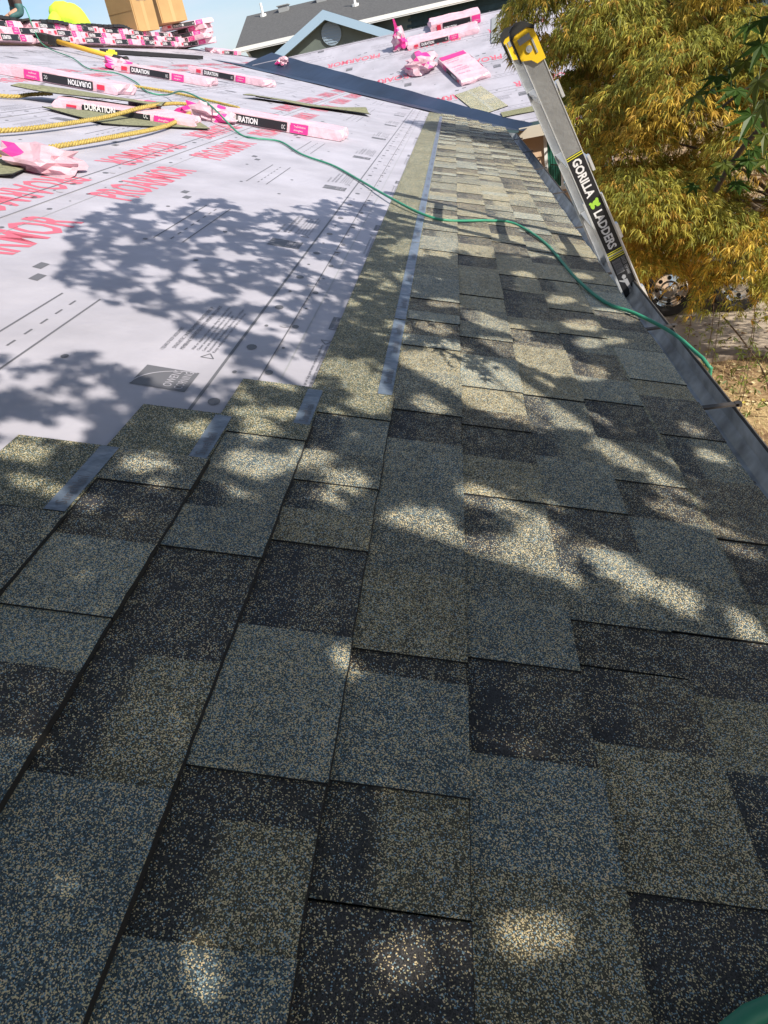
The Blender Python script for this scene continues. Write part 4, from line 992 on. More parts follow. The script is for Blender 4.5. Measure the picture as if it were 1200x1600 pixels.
person('person in a lime yellow shirt crouching with rounded back behind the ridge bundles', Matrix.Translation((-5.50, 13.0, ZR-.25)) @ Matrix.Rotation(math.radians(100), 4, 'Z') , crouch, M_lime, mat('dark_work_trousers', (.03,.03,.04), .9), hat=M_lime)

# ------------------------------------------------------------------ far house
def far_house():
    root = empty('neighbour_house', Vector((-3, 33, ZG)), 'grey neighbouring house beyond the roof with a pale blue gable and round vent', 'house')
    I = Matrix.Translation(-root.location)
    def part(b, n, m, **k): o = b.build(n, m, root, **k); o.matrix_local = I; return o
    WYF = 31.4; E_z = 2.16; X0, X1 = -7.45, 14.0
    b = MB(); b.box((X0, WYF, ZG), (-1.2, 41, E_z)); part(b, 'wall', M_greywall)
    # shingled teal siding, rows of boards
    b = MB(); b.box((-1.2, WYF+.04, ZG), (X1, 41, E_z))
    o = part(b, 'wall', M_tealwall)
    rr = random.Random(3); b = MB()
    z = -.6
    while z < E_z-.05:
        x = -1.2 - rr.random()*.2
        while x < 8:
            w = rr.uniform(.14, .26); dy = rr.uniform(.0, .02)
            b.quad((x+.008, WYF-.02-dy, z), (x+w, WYF-.02-dy, z), (x+w, WYF+.03, z+.19), (x+.008, WYF+.03, z+.19)); x += w
        z += .18
    o2 = b.build('siding_shingles', M_tealwall, o); tag(o2, kind='stuff')
    b = MB(); sl_ = (3.55-2.25)/(36-31.0)
    ez = 2.26; rz_ = ez + sl_*5
    b.quad((X0-.35, 31.0, ez), (X1, 31.0, ez), (X1, 36, rz_), (-8.25, 36, rz_)); b.quad((-8.25, 36, rz_), (X1, 36, rz_), (X1, 41.2, ez), (X0-.9, 41.2, ez))
    b.quad((X0-.35, 31.0, ez), (-8.25, 36, rz_), (X0-.9, 41.2, ez))
    b.quad((X0-.35, 31.0, ez-.03), (X0-.35, 31.6, ez-.03), (X1, 31.6, ez-.03), (X1, 31.0, ez-.03)) 
    rf = part(b, 'roof', M_farroof)
    b = MB(); b.box((X0-.40, 30.88, ez-.12), (X1, 30.99, ez+.01)); b.box((X0-.40, 30.90, ez-.16), (X1, 30.985, ez-.12)); part(b, 'gutter', M_whitep)
    b = MB(); b.tube([(X0+.05, 31.0, ez-.1), (X0+.1, 31.3, ez-.35), (X0+.1, 31.33, ZG)], .045); part(b, 'downpipe', M_whitep)
    for x, y, hgt, r_ in ((-7.4, 35.3, .45, .05), (-3.33, 33.4, .50, .05)):
        z = ez + sl_*(y-31); b = MB(); b.tube([(x, y, z-.05), (x, y, z+hgt)], r_); b.tube([(x, y, z-.05), (x, y, z+.07)], .14); b.build('vent_pipe', M_whitep, rf)
    for x, y in ((-6.5, 35.4), (-4.9, 35.6)):
        z = ez + sl_*(y-31); b = MB(); b.box((x-.2, y-.2, z-.05), (x+.2, y+.2, z+.16)); b.box((x-.25, y-.25, z+.16), (x+.25, y+.25, z+.19)); b.build('roof_vent', M_grey, rf)
    # gable
    ax, az, sl2 = -4.12, 2.76, .46; hw = 2.95; GY = 30.0
    b = MB(); b.poly((ax-2.6, GY+.35, ZG), (ax+2.6, GY+.35, ZG), (ax+2.6, GY+.35, az-.1-sl2*2.6), (ax, GY+.35, az-.12), (ax-2.6, GY+.35, az-.1-sl2*2.6)); b.box((ax-2.6, GY+.36, ZG), (ax+2.6, WYF, az-.25-sl2*2.6)); part(b, 'gable_wall', M_greywall)
    b = MB()
    for s in (-1, 1):
        b.quad((ax, GY, az), (ax+s*hw, GY, az-sl2*hw), (ax+s*hw, 34.5, az-sl2*hw), (ax, 34.5, az))
    part(b, 'gable_roof', M_farroof)
    for s in (-1, 1):
        b = MB(); dz = .30
        p = [(ax, az-.005), (ax+s*hw, az-sl2*hw-.005), (ax+s*hw, az-sl2*hw-dz), (ax, az-dz)]
        f_ = [Vector((x, GY-.04, z)) for x, z in p]; k_ = [Vector((x, GY+.02, z)) for x, z in p]
        b.quad(*f_); b.quad(*k_[::-1])
        for i in range(4): b.quad(f_[i], f_[(i+1) % 4], k_[(i+1) % 4], k_[i])
        b.quad(Vector((ax, GY+.02, az-dz+.02)), Vector((ax+s*hw, GY+.02, az-sl2*hw-dz+.02)), Vector((ax+s*hw, GY+.35, az-sl2*hw-dz+.02)), Vector((ax, GY+.35, az-dz+.02)))
        part(b, 'barge_board', M_fascia)
    b = MB(); cx, cz, r_ = -4.02, 2.04, .36
    n = 28; f_ = [Vector((cx+r_*math.cos(i*2*math.pi/n), GY+.28, cz+r_*math.sin(i*2*math.pi/n))) for i in range(n)]; k_ = [v+Vector((0,.08,0)) for v in f_]
    b.poly(*f_)
    for i in range(n): b.quad(f_[i], f_[(i+1) % n], k_[(i+1) % n], k_[i])
    v = part(b, 'round_vent', M_vent)
    b = MB()
    for i in range(7):
        z = cz-.28+i*.09; w = math.sqrt(max(.0, (r_-.04)**2-(z-cz)**2)); b.box((cx-w, GY+.262, z), (cx+w, GY+.278, z+.03))
    b.build('louvre', M_vent, v)
far_house()

# ------------------------------------------------------------------ trailer behind the maple
def trailer():
    root = empty('utility_trailer', Vector((3.6, 10.6, ZG+.03)), 'grey twin-axle trailer with chrome wheels half hidden behind the golden maple', 'trailer')
    I = Matrix.Translation(-root.location); Z0 = ZG+.03; root.rotation_euler.z = math.radians(-12); root.location += Vector((.15, -.2, 0))
    def part(b, n, m, **k): o = b.build(n, m, root, **k); o.matrix_local = I; return o
    b = MB(); b.box((1.9, 10.0, Z0+.55), (5.9, 11.8, Z0+.62)); part(b, 'bed', mat('weathered_planks', (.22,.17,.12), .9, nscale=12))
    b = MB()
    for y in (9.98, 11.76): b.box((1.9, y, Z0+.45), (5.9, y+.05, Z0+.55)); b.box((1.9, y, Z0+.92), (5.9, y+.05, Z0+.97))
    for x in (1.9, 2.9, 3.9, 4.9, 5.85):
        for y in (9.98, 11.76): b.box((x, y, Z0+.55), (x+.05, y+.05, Z0+.92))
    b.box((2.5, 10.2, Z0+.28), (2.58, 11.6, Z0+.36)); b.box((3.4, 10.2, Z0+.28), (3.48, 11.6, Z0+.36)); b.box((1.0, 10.85, Z0+.45), (1.9, 10.93, Z0+.53))
    part(b, 'frame', M_grey)
    for sy in (9.72, 11.82):
        b = MB(); pts = [(x, Z0+.38+ (.42 if 2.4 < x < 3.9 else .30)) for x in (2.15, 2.4001, 3.05, 3.8999, 4.15)]
        pts[0] = (2.15, Z0+.45); pts[-1] = (4.10, Z0+.45)
        for (x0, z0), (x1, z1) in zip(pts[:-1], pts[1:]): b.quad((x0, sy-.02, z0), (x1, sy-.02, z1), (x1, sy+.26, z1), (x0, sy+.26, z0)); b.quad((x0, sy-.02, z0-.03), (x1, sy-.02, z1-.03), (x1, sy-.02, z1), (x0, sy-.02, z0))
        part(b, 'mudguard', M_grey)
    for wx, wy in ((2.70, 9.86), (3.55, 9.86), (2.70, 11.96), (3.55, 11.96)):
        cz = Z0+.36
        def ring(b, prof, n=28, mi=0):
            for i in range(n):
                a0, a1 = 2*math.pi*i/n, 2*math.pi*(i+1)/n
                for (r0, y0), (r1_, y1) in zip(prof[:-1], prof[1:]):
                    b.quad((wx+r0*math.cos(a0), wy+y0, cz+r0*math.sin(a0)), (wx+r1_*math.cos(a0), wy+y1, cz+r1_*math.sin(a0)), (wx+r1_*math.cos(a1), wy+y1, cz+r1_*math.sin(a1)), (wx+r0*math.cos(a1), wy+y0, cz+r0*math.sin(a1)), mi=mi)
        b = MB(); ring(b, [(.235,-.09),(.27,-.115),(.32,-.112),(.352,-.085),(.36,-.03),(.36,.03),(.352,.085),(.32,.112),(.235,.09)]); w = part(b, 'wheel', M_tyre, smooth=True)
        b = MB(); ring(b, [(.238,-.092),(.225,-.10),(.215,-.07),(.19,-.03),(.12,-.045),(.10,-.075),(.06,-.085),(.05,-.12),(.0,-.125)])
        b.build('rim', M_chrome, w, smooth=True)
        b = MB()
        for k in range(8):
            a = k*math.pi/4; x, z = wx+.155*math.cos(a), cz+.155*math.sin(a); b.tube([(x, wy-.028, z), (x, wy-.048, z)], .028, n=8)
        tag(b.build('wheel_hole', M_rub, w), kind='stuff')
trailer()
# striped flag on the wing wall
b = MB(); root = empty('flag', Vector((1.62, 9.6, -.35)), 'small red and white striped flag hanging beside the ladder near the wing wall', 'flag')
b = MB(); b.tube([(0, .5, .05), (.0, -.05, .12)], .012); b.build('pole', M_whitep, root)
mr_, mw_ = mat('flag_red', (.6, .02, .05), .7), mat('flag_white', (.75, .72, .72), .7)
b = MB()
for i in range(9):
    for j in range(10):
        def F(i, j): return Vector((.02+.045*i-.10, .0+.035*math.sin(i*1.1+j*.35), .10-.055*j+.01*math.sin(i*.9)))
        b.quad(F(i,j), F(i,j+1), F(i+1,j+1), F(i+1,j), mi=i % 2)
b.build('cloth', [mr_, mw_], root)

# ------------------------------------------------------------------ foliage
def lit_tone(c, k, n):
    return np.clip(np.array(c)*k, 0, 1)
def tree_root(name, loc, label, cat): return empty(name, Vector(loc), label, cat)
def laceleaf():
    base = Vector((3.9, 7.5, ZG)); root = tree_root('laceleaf_maple', base, 'golden green laceleaf maple with drooping feathery leaves behind the ladder', 'tree')
    I = Matrix.Translation(-base)
    q = random.Random(5)
    b = MB(); fork = base+Vector((0, .1, 1.0))
    b.tube(smooth_path([base, base+Vector((.06,.03,.5)), fork], .15), [.14-.008*i for i in range(8)][:len(smooth_path([base, base+Vector((.06,.03,.5)), fork], .15))] + [.1]*10 if 0 else .11, n=9); b.build('trunk', M_bark, root, smooth=True, M=I)
    # mounds: overlapping domes covering an umbrella shaped crown
    mounds = []
    C0 = np.array([3.05, 7.55, -1.05]); RR = np.array([2.25, 1.75, 2.15])
    for i in range(260):
        u = q.uniform(-.30, 1); ph = q.uniform(0, 2*math.pi); s = math.sqrt(max(0, 1-u*u))
        p = C0 + RR*np.array([s*math.cos(ph), s*math.sin(ph), u])*(q.uniform(.84, 1.02) if i < 210 else q.uniform(.45, .8))
        mounds.append((p, q.uniform(.26, .48)))
    mounds += [(np.array(p), r_) for p, r_ in (((1.05,7.7,.80),.36),((1.25,7.3,.95),.36),((1.0,8.1,.75),.34),((1.5,7.2,.6),.4),((1.2,7.7,1.1),.4),((.98,7.8,.50),.26),((1.55,7.6,1.15),.4),((1.3,7.5,.45),.34))]
    limbs = MB()
    for p, r_ in mounds[::7]:
        e = Vector(p); m_ = fork.lerp(e, .5)+Vector((0, 0, .35)); pp = smooth_path([fork, m_, e], .2); limbs.tube(pp, [max(.006, .035*(1-i/len(pp))) for i in range(len(pp))], n=5)
    limbs.build('limb', M_bark, root, smooth=True, M=I)
    V_, T_ = [], []
    for (p, r_) in mounds:
        hue = rng.random(); nleaf = int(460*(r_/.36)**2)
        for _ in range(nleaf):
            # point on the upper shell of the mound, outward biased
            d = rng.normal(0, 1, 3); d /= np.linalg.norm(d); 
            if d[2] < -.35: d[2] *= -1
            c = p + d*r_*np.array([1.1, 1.1, .62])*rng.uniform(.72, 1.05)
            if c[0] < .93 and c[1] < 9.6 and c[2] < .15: continue
            pr = project(c)
            if pr is None: continue
            px, py, _z = pr
            if (px > 1330 or py < -160 or c[1] > 8.6) and rng.random() < .75: continue
            # keep the crown clear of the ladder and the space left of it
            if py > 118 and px < 872+(py-150)*.42: continue
            if px < 762: continue
            if (((px-1038)/46)**2+((py-462)/40)**2 < 1 or ((px-1148)/44)**2+((py-470)/32)**2 < 1) and rng.random() < .9: continue
            if py > 500 - .0*px and rng.random() < .985: continue
            if py > 470+18*math.sin(px*.05) and rng.random() < .6: continue
            out_ = np.array([d[0], d[1], 0]); out_ /= (np.linalg.norm(out_)+1e-6)
            down_ = np.array([0, 0, -1.0])
            k = rng.random()
            if hue < .35: col = np.array([.50, .35, .055])
            elif hue < .7: col = np.array([.38, .33, .055])
            else: col = np.array([.27, .26, .045])
            if rng.random() < .2: col = np.array([.44, .27, .05])
            if rng.random() < .25: col = np.array([.22, .23, .045])
            nb = 6
            for j in range(nb):
                sp = (j-(nb-1)/2)/(nb/2)
                a = math.atan2(out_[1], out_[0]) + sp*1.2 + rng.normal(0, .15)
                dr = np.array([math.cos(a), math.sin(a), 0])*rng.uniform(.35, .9) + down_*rng.uniform(-.1, .9); dr /= np.linalg.norm(dr)
                L_ = rng.uniform(.05, .10)*(1-.35*abs(sp)); sd = np.cross(dr, rng.normal(0, 1, 3)); sd /= np.linalg.norm(sd); w = rng.uniform(.0032, .0058)
                m1 = c+dr*L_*.45; tip = c+dr*L_ + down_*L_*.3
                V_ += [c, m1+sd*w, tip, m1-sd*w]
                cc = col*rng.uniform(.65, 1.45); T_ += [[*cc, 1]]*4
    o = np_mesh('crown', np.array(V_), 4, [M_lace], root, tone=T_); o.matrix_local = I; tag(o, kind='stuff')
    # hanging sparse sprays below the crown
    b = MB()
    for x, y, z0, ln in ((2.35, 6.9, -1.75, .75), (2.55, 6.6, -1.7, .8), (2.2, 6.6, -1.65, .7), (2.75, 6.5, -1.8, .55), (2.1, 6.9, -1.7, .6), (2.45, 6.3, -1.7, .9), (2.9, 6.5, -1.8, .6)):
        pts = [Vector((x, y, z0+.3)), Vector((x+.05, y-.1, z0)), Vector((x+.0, y-.18, z0-ln*.6)), Vector((x-.05, y-.2, z0-ln))]
        b.tube(smooth_path(pts, .1), .004, n=4)
        for p in smooth_path(pts, .035)[6:]:
            if q.random() < .75:
                c = np.array(p) + rng.normal(0, .05, 3); 
                for j in range(5):
                    dr = rng.normal(0, 1, 3)+np.array([0,0,-1.3]); dr /= np.linalg.norm(dr); sd = np.cross(dr, rng.normal(0,1,3)); sd /= np.linalg.norm(sd); L_ = rng.uniform(.04, .08)
                    b.quad(c, c+dr*L_*.45+sd*.005, c+dr*L_, c+dr*L_*.45-sd*.005, mi=1)
    b.cur = (1,1,1,1)
    o = b.build('hanging_spray', [M_bark, mat('pale_green_leaf', (.20,.26,.05), .5, trans=.3)], root, M=I)
laceleaf()

# near maple whose crown dapples the roof
LEAF = []
def leaf_outline():
    lobes = [(-150,.45),(-98,.72),(-50,.93),(0,1.0),(50,.93),(98,.72),(150,.45)]
    pts = []
    for i, (a, r_) in enumerate(lobes):
        pts.append((a, r_)); 
        if i < 6: pts.append(((a+lobes[i+1][0])/2, .33+.03*(i in (2,3))))
    return [(r_*math.sin(math.radians(a)), r_*math.cos(math.radians(a))) for a, r_ in pts]
LO = np.array(leaf_outline())
# sunlit patches on the roof, (centre, half axes, angle) as they lie on the slope in photo pixels -> roof metres
def px2roof(x, y):
    r = right*(x-600) + down*(y-800) + fwd*1100; t = -.664/(r.dot(N)); p = CAM + r*t; return (p.dot(D), p.y)
EL = [(560,600,22,50,-35),(740,590,105,24,12),(860,572,60,13,15),(800,640,90,15,15),(650,560,25,9,0),(675,630,20,10,0),(830,640,70,17,15),(905,655,38,11,15),(985,715,65,14,18),(1045,762,36,12,15),
(1075,820,80,13,28),(1140,845,28,11,25),(765,775,50,14,5),(840,790,30,8,8),(640,825,52,22,-5),(600,850,20,14,0),(685,845,25,12,10),(770,860,48,16,15),(835,835,20,28,30),(862,885,20,26,0),(728,890,18,18,0),(815,900,40,10,8),
(820,970,56,26,0),(750,935,40,14,20),(900,965,22,8,10),(1015,975,20,12,0),(925,860,18,8,5),(968,860,20,9,15),(980,905,40,11,25),(1050,932,28,14,40),(1078,910,20,8,10),(1145,960,14,10,0),(1150,990,20,10,35),(1125,1035,28,10,10),(1165,1070,14,12,0),(945,1012,25,9,10),
(757,1208,22,32,-25),(830,1205,17,34,-15),(1040,1176,40,17,35),(750,1400,50,24,15),(808,1432,34,30,20),(692,1500,44,44,-15),(822,1530,42,60,-10),(735,1590,44,26,0),(1125,1515,14,10,0),(640,1500,20,20,0),
(582,1312,17,48,0),(297,1455,14,12,0),(107,1375,10,8,0),(50,745,28,10,0),(20,705,34,16,0),(80,778,13,8,0),(125,790,26,10,0),(215,720,18,8,0),(255,723,15,7,0),(240,760,12,6,0),(205,808,15,6,0),
(400,725,35,14,10),(372,757,24,7,0),(400,672,16,6,0),(445,642,18,6,0),(382,643,15,6,0),(305,666,22,6,0),(478,712,22,9,0),(535,750,28,11,0),(500,783,24,7,0),(545,640,30,8,0),(590,833,12,14,0),(528,1035,9,20,0),(690,1000,9,14,0),
(617,443,14,5,0),(543,470,12,6,0),(690,475,17,4,0),(680,512,28,7,8),(700,548,33,11,15),(665,572,17,9,0),(750,500,28,8,25),(790,515,30,8,20),(780,545,40,11,15),(845,550,50,10,12),(812,430,12,3,0),(620,430,14,4,0),(622,388,14,4,0),
(902,508,25,7,5),(913,537,18,6,0),(918,582,14,10,0),(960,493,30,6,10),(955,533,12,3,0),(1075,672,12,5,20),(1100,712,15,5,20),(870,470,18,4,0),(905,432,14,3,10),
(92,617,18,5,0),(115,655,20,10,0),(150,607,14,6,0),(190,630,10,4,0),(215,558,10,4,0),(255,505,13,6,0),(285,487,13,4,0),(400,460,24,8,15),(450,522,11,6,0),(440,592,26,9,0),(462,445,11,4,0),(495,412,26,8,15),(520,425,10,5,0),(470,575,20,10,0),(60,585,14,5,0),(30,665,40,8,8),(100,675,30,6,8),
(225,335,16,5,0),(260,350,12,5,0),(190,375,14,4,0),(330,370,14,4,0),(300,420,10,4,0),(355,395,14,4,0),(420,350,14,4,0),(240,420,14,6,0),(160,410,16,6,0),(300,450,30,9,10),(345,500,16,7,10),(390,400,10,4,0),(480,350,12,5,0),(545,340,16,5,0),(330,325,18,4,0)]
GR, GT, GV = .0125, (-1.0, 5.2), (-2.6, 1.1)
def build_mask():
    """sun/shade map of the slope in roof metres: the crown is simply left open where the sun comes through"""
    nt_, nv = int((GT[1]-GT[0])/GR), int((GV[1]-GV[0])/GR)
    m = np.zeros((nv, nt_), bool)       # True = shaded
    S = [[(100,345),(150,318),(210,300),(260,318),(330,300),(400,325),(470,318),(540,302),(600,318),(640,345),(660,362),(640,380),(620,395),(900,395),(960,420),(1010,470),(1260,800),(1260,1700),(-200,1700),(-200,560),(0,540),(70,545),(140,535),(200,560),(250,590),(305,578),(330,590),(360,560),(300,535),(250,500),(180,478),(120,455),(60,430),(90,400)]]
    poly = S[0]
    def inside(x, y):
        c = False; n = len(poly); j = n-1
        for i in range(n):
            xi, yi = poly[i]; xj, yj = poly[j]
            if (yi > y) != (yj > y) and x < (xj-xi)*(y-yi)/(yj-yi)+xi: c = not c
            j = i
        return c
    for a in range(nv):
        for c in range(nt_):
            v = GV[0]+(a+.5)*GR; t = GT[0]+(c+.5)*GR
            pr = project(r1(v, t, .01))
            if pr is None or pr[1] > 1650 or pr[0] < -60 or pr[0] > 1260:
                m[a, c] = (t < 2.2 and mnoise.noise(Vector((v*4, t*4, 3))) > -.25); continue
            x, y, _ = pr
            n1 = mnoise.noise(Vector((x*.03, y*.04, 0))); n2 = mnoise.noise(Vector((x*.08, y*.14, 4))); n3 = mnoise.noise(Vector((x*.16, y*.3, 8)))
            s = inside(x + 12*n2, y + 9*n1 + 13*n2 + 9*n3)
            if s and y < 620 and x < 640 and n3 + .5*n2 > .46: s = False
            if s:
                for (cx, cy, rx, ry, an) in EL:
                    dx, dy = x-cx, y-cy
                    if abs(dx) > 130 or abs(dy) > 100: continue
                    ca, sa = math.cos(math.radians(an)), math.sin(math.radians(an)); g_ = 1 + .27*min(1, max(0, (cy-950)/300)) ; u = (dx*ca+dy*sa)/rx/g_; w = (-dx*sa+dy*ca)/ry/g_
                    if u*u+w*w < (.85 if (cy < 620 and cx < 600) else 1.12) + (.6 if cy < 1000 else .4)*mnoise.noise(Vector((x*.07, y*.11, 5))) - (.9 if cy < 1000 else .1)*max(0, mnoise.noise(Vector((x*.12, y*.2, 9)))): s = False; break
            m[a, c] = s
    return m
MASK = build_mask()
def near_maple():
    base = Vector((3.3, -1.6, ZG)); root = tree_root('green_maple', base, 'green maple whose dark leafy branch hangs into the top right corner of the photo', 'tree')
    I = Matrix.Translation(-base)
    q = random.Random(9)
    b = MB(); fork = Vector((3.1, -1.2, .3)); pp = smooth_path([base, base+Vector((-.1,.1,1.5)), fork], .2); b.tube(pp, [.19-.06*i/len(pp) for i in range(len(pp))], n=12); b.build('trunk', M_bark, root, smooth=True, M=I)
    cells = np.argwhere(MASK)
    n = 105000
    pick = cells[rng.integers(0, len(cells), n)]
    v = GV[0] + (pick[:, 0]+rng.random(n))*GR; t = GT[0] + (pick[:, 1]+rng.random(n))*GR
    s = rng.uniform(1.35, 2.9, n) + .3*np.sin(v*3+t*2)
    dD, dN, dS = np.array(D), np.array(N), np.array(SUN)
    P_ = v[:, None]*dD + t[:, None]*np.array([0,1.,0]) + s[:, None]*dS
    # a leaf is kept only where its own shadow falls on shaded cells
    R_ = rng.uniform(.017, .044, n)
    q3 = P_ - np.array(CAM); zc = q3@np.array(fwd); zz = np.where(np.abs(zc) < .05, .05, zc)
    sx = q3@np.array(right)/zz*1100+600; sy = q3@np.array(down)/zz*1100+800
    inview = (zc > .05) & (sx > -160) & (sx < 1360) & (sy > -130) & (sy < 1750)
    nrm = rng.normal(0, .55, (n, 3)) + np.array([0, 0, 1.0]) + dS*.5; nrm /= np.linalg.norm(nrm, axis=1)[:, None]
    a = np.cross(nrm, rng.normal(0, 1, (n, 3))); a /= np.linalg.norm(a, axis=1)[:, None]; bb = np.cross(nrm, a)
    r2_ = (LO**2).sum(1)
    pts = P_[:, None, :] + R_[:, None, None]*(LO[None, :, :1]*a[:, None, :] + LO[None, :, 1:]*bb[:, None, :] - .25*r2_[None, :, None]*nrm[:, None, :])
    w = pts - dS*((pts@dN)/(dS@dN))[..., None]
    vi = ((w@dD - GV[0])/GR).astype(int); ti = ((w[..., 1]-GT[0])/GR).astype(int)
    inn = (vi >= 0) & (vi < MASK.shape[0]) & (ti >= 0) & (ti < MASK.shape[1])
    open_ = inn & ~MASK[np.clip(vi, 0, MASK.shape[0]-1), np.clip(ti, 0, MASK.shape[1]-1)]
    keep = ~inview & (open_.sum(1) <= 0)
    pts = pts[keep]; ctr = P_[keep]; m_ = len(LO); kk = rng.uniform(.6, 1.4, len(pts))
    print('near maple leaves', len(pts))
    V_ = np.stack([np.repeat(ctr[:, None, :], m_-1, 1), pts[:, :-1], pts[:, 1:]], axis=2).reshape(-1, 3)
    T_ = np.repeat(np.concatenate([kk[:, None]*np.array([.055, .11, .018]), np.ones((len(pts), 1))], 1), (m_-1)*3, axis=0)
    o = np_mesh('crown', V_, 3, [M_leafn], root, tone=T_); o.matrix_local = I; tag(o, kind='stuff')
    lm = MB(); tips = []
    for k in range(60):
        i = rng.integers(0, n); e = Vector(P_[i])
        pr = project(e)
        if pr is not None and -160 < pr[0] < 1360 and pr[1] > -130: continue
        # keep limbs out of the camera's view
        m1 = fork.lerp(e, .5); m1.z = max(m1.z, 1.6)+.3; 
        pp = smooth_path([fork, Vector((3.0,-.9,1.3)), m1, e], .15)
        if any((lambda r: r is not None and -100 < r[0] < 1300 and r[1] > -80)(project(p)) for p in pp): continue
        def openly(p):
            w = p - SUN*(p.dot(N)/SUN.dot(N)); vi = int((w.dot(D)-GV[0])/GR); ti = int((w.y-GT[0])/GR)
            return 0 <= vi < MASK.shape[0] and 0 <= ti < MASK.shape[1] and not MASK[vi, ti]
        if sum(openly(p) for p in pp) > 2: continue
        lm.tube(pp, [max(.006, .05*(1-j/len(pp))) for j in range(len(pp))], n=6)
    lm.build('limb', M_bark, root, smooth=True, M=I)
    # the branch in view
    twig = MB()
    bp = [Vector((1.35, .9, 1.0)), Vector((.98, 1.25, .66)), Vector((.80, 1.42, .50)), Vector((.70, 1.46, .40)), Vector((.66, 1.47, .33))]
    twig.tube(smooth_path([fork, Vector((2.2, .0, 1.4))] + bp, .06), .005, n=5)
    twig.tube(smooth_path([Vector((.86,1.36,.55)), Vector((.74,1.42,.52)), Vector((.66,1.46,.47))], .03), .0025, n=4)
    twig.build('limb', M_bark, root, smooth=True, M=I)
    spots = [(1085,150,1.5,.058,200),(1120,120,1.52,.055,170),(1150,140,1.46,.06,190),(1165,95,1.5,.062,215),(1190,70,1.48,.055,180),(1130,165,1.55,.045,160),(1185,125,1.42,.062,200),(1175,180,1.45,.06,185),(1160,215,1.5,.05,170),(1195,210,1.42,.05,190),
             (1115,275,1.5,.034,190),(1085,290,1.52,.032,210),(1130,255,1.48,.05,180),(1150,285,1.46,.036,170),(1170,250,1.45,.055,190),(1190,275,1.4,.04,200),(1155,290,1.5,.035,180),(1192,30,1.5,.06,170),(1195,160,1.38,.06,180),(1110,140,1.49,.04,230),(1170,40,1.6,.045,200),(1198,250,1.42,.045,175),(1178,235,1.5,.045,150),(1140,110,1.5,.05,190)]
    mats = [mat('maple_leaf_dark', (.055,.11,.022), .45, trans=.4, spec=.3), mat('maple_leaf_olive', (.11,.14,.025), .45, trans=.45, spec=.3), mat('maple_leaf_rusty', (.14,.07,.025), .5, trans=.4, spec=.3)]
    for i, (x, y, dist, R_, rot) in enumerate(spots):
        d = (right*(x-600) + down*(y-800) + fwd*1100).normalized(); c = CAM + d*dist
        R_ *= .8; nrm = (Vector((q.gauss(0,.6), q.gauss(0,.5)-.3, 1))).normalized(); a = nrm.cross(down).normalized(); b3 = a.cross(nrm)
        ang = math.radians(q.uniform(-55, 55)); ax_ = a*math.cos(ang)+b3*math.sin(ang); ay = -a*math.sin(ang)+b3*math.cos(ang)
        if ay.dot(down) < 0: ay = -ay
        m = MB(); cen = Vector((0,0,0)); P2 = []
        for (lx, ly) in LO:
            rr_ = math.hypot(lx, ly); P2.append(ax_*lx*R_ + ay*ly*R_ - nrm*R_*.3*rr_*rr_ )
        for j in range(len(P2)-1):
            m.poly(cen, P2[j]*.5 + nrm*.001, P2[j]); m.poly(cen, P2[j], P2[j+1])
        m.tube([cen, -ay*R_*.5+nrm*.006], .0009, n=4)
        m.build('leaf', mats[0 if i % 3 else 1] if i not in (15,) else mats[2], root, M=I @ Matrix.Translation(c))
near_maple()

# thin bare branch with a few leaves over the lawn
root = empty('young_shrub', Vector((2.9, 6.6, ZG)), 'thin nearly bare twigs with a few leaves hanging over the driveway edge', 'shrub', None)
b = MB(); I = Matrix.Translation(-root.location)
for pts in ([(2.9,6.6,ZG),(2.75,6.5,ZG+.5),(2.55,6.6,ZG+.85),(2.45,6.9,ZG+1.0)], [(2.75,6.5,ZG+.5),(2.95,6.4,ZG+.75),(3.1,6.6,ZG+.95)], [(2.9,6.6,ZG),(3.15,6.4,ZG+.4),(3.3,6.5,ZG+.8)], [(3.15,6.4,ZG+.4),(2.95,6.1,ZG+.5),(2.85,6.0,ZG+.35)]):
    b.tube(smooth_path(pts, .1), .007, n=5)
b.build('stem', M_bark, root, M=I)
b = MB()
for k in range(46):
    c = np.array([rng.uniform(2.3, 3.3), rng.uniform(5.9, 6.9), ZG+rng.uniform(.3, 1.0)]); c0 = c
    for j in range(4):
        dr = rng.normal(0,1,3)+np.array([0,0,-1.]); dr /= np.linalg.norm(dr); sd = np.cross(dr, rng.normal(0,1,3)); sd /= np.linalg.norm(sd); L_ = rng.uniform(.05,.1)
        b.quad(c, c+dr*L_*.45+sd*.009, c+dr*L_, c+dr*L_*.45-sd*.009)
b.build('leaves', mat('olive_green_leaf', (.12,.17,.03), .5, trans=.3), root, M=I)

# lawn: dry grass and fallen leaves
V_, T_ = [], []
for i in range(26000):
    x, y = rng.uniform(1.0, 4.6), rng.uniform(3.6, 8.1)
    if mnoise.noise(Vector((x*1.1, y*1.1, 2))) < rng.uniform(-.5, .25): continue
    a = rng.uniform(0, 6.28); h = rng.uniform(.015, .05); L_ = rng.uniform(.01, .06); w = .003
    c = np.array([x, y, ZG]); d = np.array([math.cos(a), math.sin(a), 0]); s_ = np.array([-d[1], d[0], 0])
    V_ += [c-s_*w, c+s_*w, c+d*L_+np.array([0,0,h])]
    k = rng.uniform(.7, 1.25); cc = [.55*k, .42*k, .21*k, 1] if rng.random() < .88 else [.2, .24, .07, 1]; T_ += [cc]*3
o = np_mesh('dry_grass', np.array(V_), 3, [mat('dry_grass_blades', (.5,.4,.2), .8, attr=True)], tone=T_); tag(o, 'dry straw coloured grass on the lawn below the gutter', 'grass', kind='stuff')
V_, T_ = [], []
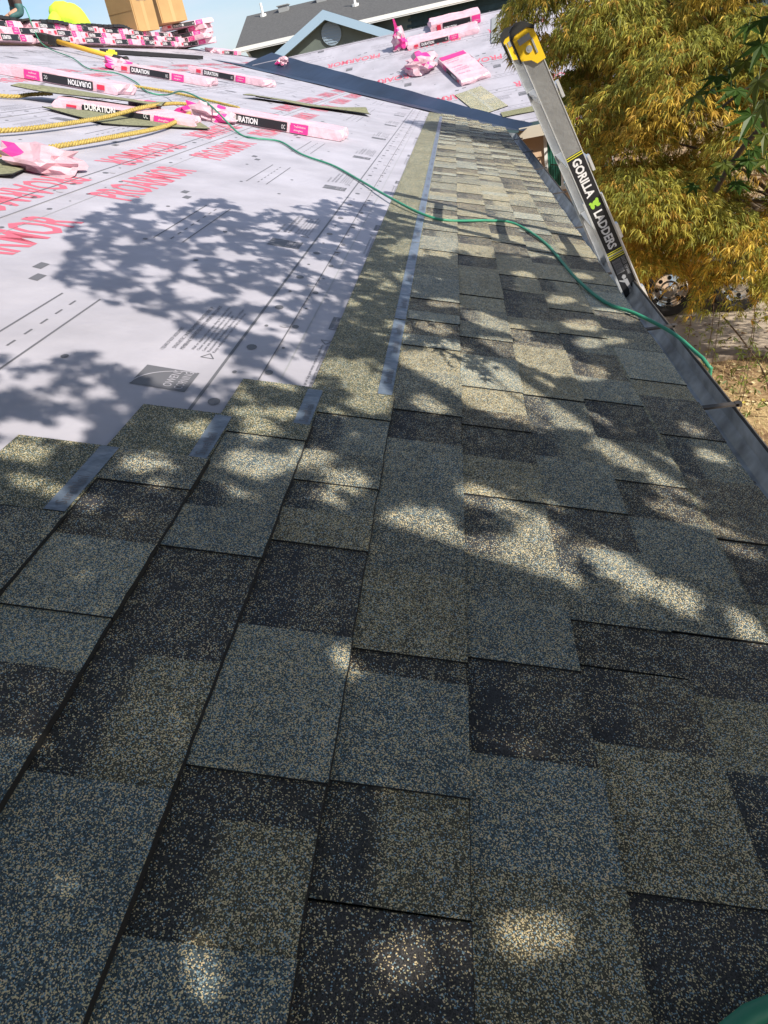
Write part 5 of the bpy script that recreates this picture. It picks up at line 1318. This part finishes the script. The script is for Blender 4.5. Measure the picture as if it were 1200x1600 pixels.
for i in range(1500):
    x, y = rng.uniform(1.0, 4.8), rng.uniform(3.2, 9.5); s = rng.uniform(.008, .035); c = np.array([x, y, ZG+(.035 if y > 8.3 else .0)+rng.uniform(.008, .02)])
    n_ = 5; a0 = rng.uniform(0, 6.28); k = rng.random(); cc = [.62,.52,.30,1] if k < .45 else ([.16,.09,.04,1] if k < .85 else [.5,.42,.08,1])
    ring = [c + np.array([math.cos(a0+j*1.2566), math.sin(a0+j*1.2566), rng.uniform(-.2,.4)])*s*rng.uniform(.5,1.2) for j in range(n_)]
    for j in range(n_): V_ += [c, ring[j], ring[(j+1) % n_]]; T_ += [cc]*3
o = np_mesh('fallen_leaves', np.array(V_), 3, [mat('dead_leaf', (.4,.3,.15), .8, attr=True)], tone=T_); tag(o, 'dry fallen leaves scattered over the lawn and driveway', 'leaves', kind='stuff')
# a few dead leaves and needles resting on the roof
# distant greenery
def conifer(label, x, y, z0, h, w, seed, kind):
    root = empty('conifer' if kind else 'garden_tree', Vector((x, y, ZG)), label, 'tree'); q = np.random.default_rng(seed)
    b = MB(); b.tube([(0,0,0),(0,0,z0-ZG+h*.9)], .06, n=6); b.build('trunk', M_bark, root)
    V_, T_ = [], []
    for i in range(2600):
        u = q.random(); zz = z0-ZG+u*h; rr_ = w*(1-u)**(.9 if kind else .4)*(.75+.35*math.sin(u*22+q.random())); a = q.uniform(0, 6.28)
        c = np.array([math.cos(a)*rr_*q.uniform(.3,1), math.sin(a)*rr_*q.uniform(.3,1), zz])
        for j in range(2):
            d = q.normal(0, 1, 3); d /= np.linalg.norm(d); e = np.cross(d, q.normal(0,1,3)); e /= np.linalg.norm(e); s = .09 if kind else .12
            V_ += [c, c+d*s, c+e*s*.6]; k = q.uniform(.6, 1.4); T_ += [[.06*k,.09*k,.035*k,1]]*3
    o = np_mesh('crown', np.array(V_), 3, [M_far], root, tone=T_); tag(o, kind='stuff')
conifer('small dark conifer far away between the ridge and the neighbouring house', -9.8, 34.5, .2, 2.4, .55, 4, True)
conifer('round green tree top showing past the crossed pile of bundles', -7.6, 22.5, .4, 1.95, .9, 6, False)
